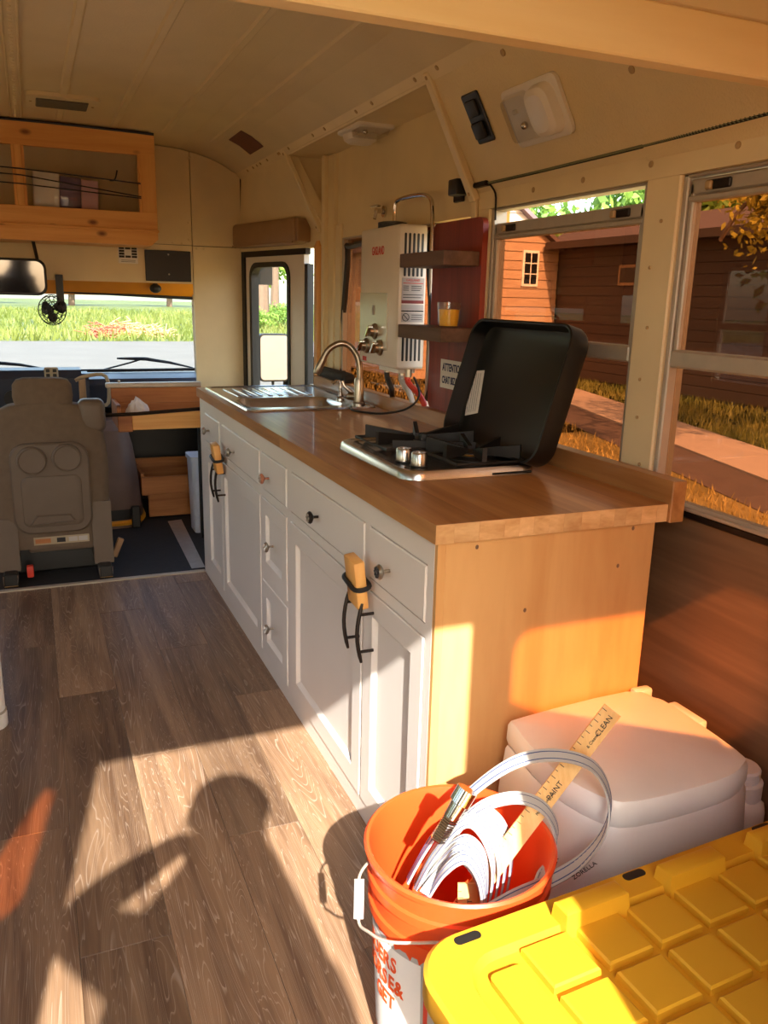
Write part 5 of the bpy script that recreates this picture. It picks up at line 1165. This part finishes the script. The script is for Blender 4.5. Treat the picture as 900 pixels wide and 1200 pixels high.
for i in range(2):
    for j in range(3):
        w_, h_ = (pw1.x-pw0.x-.10)/2, (pw0.z-pw1.z-.12)/3
        obj('pane', MB().box(pw0.x+.05+i*w_+.02, pw0.x+.05+(i+1)*w_-.02, gy-.115, gy-.09, pw1.z+.06+j*h_+.02, pw1.z+.06+(j+1)*h_-.02), 'blackgloss', wn_)
rf = MB(); xm = (gx0+gx1)/2
rf.add([(xm, gy-.3, 4.92), (gx1+.25, gy-.3, 2.88), (gx1+.25, gy+6, 2.88), (xm, gy+6, 4.92), (xm, gy-.3, 4.78), (gx1+.25, gy-.3, 2.74), (gx1+.25, gy+6, 2.74), (xm, gy+6, 4.78)], [(0, 1, 2, 3), (7, 6, 5, 4), (0, 4, 5, 1), (1, 5, 6, 2), (2, 6, 7, 3), (3, 7, 4, 0)])
rf.add([(xm, gy-.3, 4.92), (gx0-.25, gy-.3, 2.88), (gx0-.25, gy+6, 2.88), (xm, gy+6, 4.92), (xm, gy-.3, 4.78), (gx0-.25, gy-.3, 2.74), (gx0-.25, gy+6, 2.74), (xm, gy+6, 4.78)], [(0, 1, 2, 3), (7, 6, 5, 4), (0, 4, 5, 1), (1, 5, 6, 2), (2, 6, 7, 3), (3, 7, 4, 0)])
obj('wing_roof', rf, 'shingle', hs_)
rr = MB().add([(HX-.6, 4.5, 2.95), (HX-.6, 20.8, 2.95), (HX+4.2, 26, 4.05), (HX+4.2, 4.5, 4.05), (HX-.6, 4.5, 3.08), (HX-.6, 20.8, 3.08), (HX+4.2, 26, 4.2), (HX+4.2, 4.5, 4.2)], [(0, 1, 2, 3), (7, 6, 5, 4), (0, 4, 5, 1), (1, 5, 6, 2), (2, 6, 7, 3), (3, 7, 4, 0)])
obj('main_roof', rr, 'shingle', hs_)
obj('fascia', MB().box(HX-.62, HX-.58, 4.5, 20.8, 2.9, 3.1), 'housedark', hs_)
for y0 in (17.2,): 
    w_ = obj('window', MB().box(HX-.0, HX+.1, y0, y0+.8, 1.85, 2.4), 'vinyl', hs_); obj('pane', MB().box(HX-.01, HX+.05, y0+.08, y0+.72, 1.93, 2.32), 'blackgloss', w_)
# trees
def leaves(name, c, rx, ry, rz, n, size, mat, parent, shell=.55):
    d = rngn.normal(size=(n, 3)); d /= np.linalg.norm(d, axis=1)[:, None]; r = shell+(1-shell)*rngn.uniform(0, 1, n)
    cl = rngn.normal(size=(max(6, n//60), 3)); cl /= np.linalg.norm(cl, axis=1)[:, None]
    d = d*.55+cl[rngn.integers(0, len(cl), n)]*.6
    P = np.array(c)+d*r[:, None]*np.array((rx, ry, rz))
    u = rngn.normal(size=(n, 3)); u /= np.linalg.norm(u, axis=1)[:, None]; v = np.cross(u, rngn.normal(size=(n, 3))); v /= np.linalg.norm(v, axis=1)[:, None]
    s = (size*rngn.uniform(.6, 1.3, n))[:, None]
    V = np.stack([P-u*s, P-v*s*.5, P+u*s, P+v*s*.5], 1).reshape(-1, 3)
    mb_ = MB(); mb_.v = V.tolist(); mb_.f = np.arange(4*n).reshape(-1, 4).tolist(); mb_.m = [0]*n
    return obj(name, mb_, mat, parent, flat=True)
def tree(loc, h, r, n, size, mat, label, group=None, name='tree'):
    t_ = thing(name, label, 'tree', loc, group); x, y, z = loc
    mb_ = MB().tube(smooth([(x, y, z), (x+.1, y, z+h*.3), (x-.1, y+.1, z+h*.62)], 3), [.05*r+.12]*3+[.04*r+.08]*4, 8)
    obj('trunk', mb_, 'bark', t_); leaves('crown', (x, y, z+h*.64), r, r, h*.38, n, size, mat, t_); return t_
tree((27, 47, GZ), 10, 5.5, 3500, .35, 'leafbright', 'bright green tree behind the house roof', 'trees beyond the house')
tree((40, 38, GZ), 11, 6, 3500, .35, 'leafbright', 'tall bright green tree behind the house roof', 'trees beyond the house')
tree((28, 31, GZ), 11, 5.4, 5000, .3, 'leafbright', 'dense bright tree just behind the house', 'trees beyond the house')
# leafy branch close to the third side window
br_ = thing('leafy_branch', 'yellow green leafy branch hanging outside the side window past the counter', 'branch', (9.5, 6.2, 3.3))
bc = at(880, 250, x=7.5)
obj('twig', MB().tube(smooth([(bc.x+2.2, bc.y-1.5, bc.z+2.2), (bc.x+.8, bc.y-.5, bc.z+1.0), (bc.x, bc.y, bc.z+.2), (bc.x-.1, bc.y+.35, bc.z-.3)], 4), .03, 6), 'bark', br_)
leaves('spray', (bc.x+.15, bc.y-.15, bc.z+.15), .62, .8, .75, 1500, .055, 'leafy', br_, .1)
tb = thing('yard_tree', 'yard tree with yellow green leaves beside the house', 'tree', (bc.x+2.5, bc.y-2.2, GZ))
obj('trunk', MB().tube(smooth([(bc.x+2.5, bc.y-2.2, GZ), (bc.x+2.4, bc.y-1.9, 1.0), (bc.x+2.2, bc.y-1.5, bc.z+2.2)], 4), [.22]*5+[.12]*4, 8), 'bark', tb)
leaves('crown', (bc.x+2.6, bc.y-2.2, 5.2), 2.6, 2.6, 1.8, 2600, .11, 'leafy', tb)
# bushes seen through the entry door window
for i, (px, py, w_, hh_) in enumerate(((300, 375, 1.6, 1.5), (325, 368, 2.0, 1.8), (345, 372, 1.8, 1.7), (285, 372, 2.0, 1.6))):
    p_ = at(px, py+14, z=GZ); bs = thing('bush', ('low round green bush past the path', 'broad green bush with pale tips', 'leafy green bush by the tree trunk', 'green bush at the field edge')[i], 'bush', (p_.x, p_.y, GZ), 'bushes beyond the entry door')
    obj('stem', MB().tube([(p_.x, p_.y, GZ), (p_.x, p_.y, GZ+hh_*.5)], .08, 6), 'bark', bs); leaves('foliage', (p_.x, p_.y, GZ+hh_*.55), w_, w_, hh_*.55, 1600, .12, 'leafbright', bs, .3)
for i, (px, r_) in enumerate(((307, .45), (322, .35))):
    p_ = at(px, 380, y=62+20*i); tt_ = thing('tall_tree', ('thick dark trunked tree beyond the entry door', 'slim pale trunked tree beyond the entry door')[i], 'tree', (p_.x, p_.y, GZ), 'trees beyond the entry door')
    obj('trunk', MB().tube([(p_.x, p_.y, GZ), (p_.x+.1, p_.y, 5), (p_.x-.1, p_.y, 9)], [r_*1.3, r_, r_*.8], 10), 'bark', tt_); leaves('crown', (p_.x, p_.y, 9.5), 4.5, 4.5, 3.6, 2500, .3, 'leaf', tt_)
# tree row to the left, lighting the windows and mirrors with green
for i, (x_, y_, h_) in enumerate(((-22, -2, 8), (-24, 7, 9), (-21, 15, 7.5), (-26, 24, 10))):
    tree((x_, y_, GZ), h_, 4.2, 2200, .3, 'leaf', 'green tree in the row across from the house', 'trees across from the house')
for i in range(7): tree((-45+i*17, 150+6*(i % 3), GZ), 9+2*(i % 3), 8, 1200, .8, 'leafbright', 'distant tree at the far side of the field', 'trees across the field')
# brush heap
for i, (px, wd_, mt_, nn_, lab) in enumerate(((125, .9, 'brushred', 130, 'heap of reddish cut brush at the roadside'), (165, 1.4, 'brush', 200, 'heap of pale dead brush at the roadside'))):
    p_ = at(px, 396, z=GZ); h_ = thing('brush_heap', lab, 'brush', (p_.x, p_.y, GZ)); mb_ = MB(); rq = random.Random(i)
    for k_ in range(nn_):
        a = rq.uniform(0, 3.14); cx_, cz_ = rq.gauss(0, wd_*.5), abs(rq.gauss(.0, .25)); l_ = rq.uniform(.3, .8)
        mb_.tube([(p_.x+cx_-l_*math.cos(a)*.9, p_.y+rq.uniform(-.4, .4), GZ+.03+cz_), (p_.x+cx_+l_*math.cos(a)*.9, p_.y+rq.uniform(-.4, .4), GZ+.05+cz_+l_*abs(math.sin(a))*.5)], .022, 4)
    o_ = obj('twigs', mb_, mt_, h_); o_['kind'] = 'stuff'
    leaves('dry_leaves', (p_.x, p_.y, GZ+.15), wd_*.9, .5, .32, 300, .09, mt_, h_, .1)

# ================================================================ behind the camera
# added unseen cloth in the rear window, shaped to cut the sun patch
cl = thing('rear_sun_blocker', 'small added sun curtain across the lower corner of a rear window', 'blocker', (.1, YR+.01, 1.34))
mb = MB(); A_ = [(-.115, 1.60), (.30, 1.372), (.30, 1.33), (-.115, 1.30)]
n_ = 14; rows = []
for k_ in range(n_+1):
    t_ = k_/n_; x_ = -.115+.42*t_; zt_ = 1.602-.237*t_; zb_ = 1.30+.02*t_; yy = YR+.012+.006*math.sin(k_*1.9); rows.append((x_, yy, zt_, zb_))
mb.loft([[Vector((x_, yy, zt_)), Vector((x_, yy, zb_)), Vector((x_, yy+.003, zb_)), Vector((x_, yy+.003, zt_))] for x_, yy, zt_, zb_ in rows], True)
obj('cloth', mb, 'shirt', cl); obj('rod', MB().tube([(-.12, YR+.016, 1.602), (.305, YR+.016, 1.368)], .005, 6), 'bronze', cl)
cl2 = thing('rear_sun_blocker', 'long added sun curtain drawn across the rear window away from the counter', 'blocker', (-1.5, YR+.01, 1.3))  # added cloth out of view, slanted to narrow the sun patch on the floor
mb = MB(); rows = []
for k_ in range(25):
    t_ = k_/24; xt_, xb_ = -1.84+.636*t_, -1.84+.50*t_; yy = YR+.012+.008*math.sin(k_*1.7); rows.append([Vector((xt_, yy, 1.79)), Vector((xb_, yy, 1.30)), Vector((xb_, yy+.003, 1.30)), Vector((xt_, yy+.003, 1.79))])
obj('cloth', mb.loft(rows, True), 'shirt', cl2); obj('rod', MB().tube([(-1.86, YR+.016, 1.795), (-1.16, YR+.016, 1.795)], .006, 6), 'bronze', cl2)
# the person holding the phone
pe = thing('person', 'person in a grey shirt standing on the rear step holding up a phone', 'person', (-.79, -1.68, 0))
V_ = []; E_ = []; Rr = []
def sv_(p, r, par=None):
    V_.append(p); Rr.append(r if isinstance(r, tuple) else (r, r))
    if par is not None: E_.append((par, len(V_)-1))
    return len(V_)-1
pel = sv_((-.79, -1.74, .94), (.29, .24)); wai = sv_((-.79, -1.76, 1.06), (.295, .24), pel); che = sv_((-.80, -1.73, 1.19), (.275, .22), wai); nb = sv_((-.80, -1.69, 1.39), (.15, .14), che)
nk = sv_((-.775, -1.67, 1.53), .09, nb); hd0 = sv_((-.757, -1.65, 1.60), .098, nk); hd1 = sv_((-.755, -1.64, 1.685), .105, hd0); hd2 = sv_((-.757, -1.645, 1.735), .085, hd1)
for s_ in (-1, 1):
    hip = sv_((-.80+s_*.10, -1.70, .86), .11, pel); kn_ = sv_((-.80+s_*.12, -1.68, .48), .075, hip); an = sv_((-.80+s_*.13, -1.70, .09), .05, kn_); sv_((-.80+s_*.14, -1.60, .035), .04, an)
def hand(w, d, side, up):
    """palm and five fingers from wrist w towards d"""
    d = Vector(d).normalized(); side = Vector(side).normalized(); up = Vector(up).normalized(); wp = Vector(V_[w])
    pm = sv_(tuple(wp+d*.045), (.026, .016), w)
    for k_, (o_, l_) in enumerate(((-.026, .062), (-.009, .070), (.009, .066), (.026, .052))):
        b_ = sv_(tuple(wp+d*.085+side*o_), .0095, pm); m_ = sv_(tuple(wp+d*(.085+l_*.5)+side*o_+up*.012), .0085, b_); sv_(tuple(wp+d*(.085+l_*.7)+side*o_+up*.038), .0075, m_)
    t0_ = sv_(tuple(wp+d*.035-side*.034+up*.012), .011, pm); sv_(tuple(wp+d*.07-side*.045+up*.035), .009, t0_)
sl = sv_((-.955, -1.68, 1.36), .085, nb); el = sv_((-1.12, -1.60, 1.425), .064, sl); wl_ = sv_((-.845, -1.445, 1.452), .030, el); hand(wl_, (.85, .15, -.5), (-.5, 0, -.85), (0, -1, 0))
sr = sv_((-.675, -1.68, 1.36), .085, nb); er = sv_((-.595, -1.55, 1.15), .066, sr); wr_ = sv_((-.650, -1.47, 1.345), .05, er); hand(wr_, (-.05, .05, .6), (.9, 0, .3), (0, -1, 0))
me = bpy.data.meshes.new('body'); me.from_pydata([tuple(Vector(v)-WL[pe.name]) for v in V_], E_, []); me.update()
bo = bpy.data.objects.new('body', me); COL.objects.link(bo); bo.parent = pe
sk_ = bo.modifiers.new('skin', 'SKIN'); sk_.use_smooth_shade = True
for i, sv2 in enumerate(me.skin_vertices[0].data): sv2.radius = Rr[i]; sv2.use_root = (i == 0)
ss = bo.modifiers.new('sub', 'SUBSURF'); ss.levels = 1; ss.render_levels = 1
me.materials.append(M['shirt'])
obj('hair', MB().ball((-.757, -1.66, 1.70), .107, .115, .088, 18), 'hair', pe)
for s_ in (-1, 1): obj('ear', MB().ball((-.757+s_*.103, -1.64, 1.665), .012, .02, .03, 8), 'skin', pe)
obj('nose', MB().ball((-.755, -1.535, 1.655), .014, .02, .024, 8), 'skin', pe)
for s_ in (-1, 1): obj('eye', MB().ball((-.755+s_*.034, -1.55, 1.69), .013, .01, .009, 8), 'paper', pe)
obj('mouth', MB().ball((-.755, -1.552, 1.61), .026, .008, .007, 8), 'maroon', pe)
ph = thing('phone', 'dark slab phone held up by the person on the step', 'phone', Vector(CAM)-_f*.02)
TPh = Matrix((_r, _u, -_f)).transposed().to_4x4(); TPh.translation = Vector(CAM)-_f*.012
obj('phone_body', MB().rbox(-.038, .038, -.135, .02, .0, .009, .004, 2, T=TPh), 'blackgloss', ph); obj('screen', MB().box(-.034, .034, -.128, .012, .009, .0095, T=TPh), 'dash', ph)
bpy.context.view_layer.update()
dg_ = bpy.context.evaluated_depsgraph_get()
for o in [q for q in bpy.data.objects if q.type == 'FONT']:      # lettering becomes plain mesh
    me = bpy.data.meshes.new_from_object(o.evaluated_get(dg_)); nm = o.name; par = o.parent; mw = o.matrix_basis.copy()
    bpy.data.objects.remove(o); q = bpy.data.objects.new(nm, me); COL.objects.link(q); q.parent = par; q.matrix_basis = mw
bpy.context.view_layer.update()
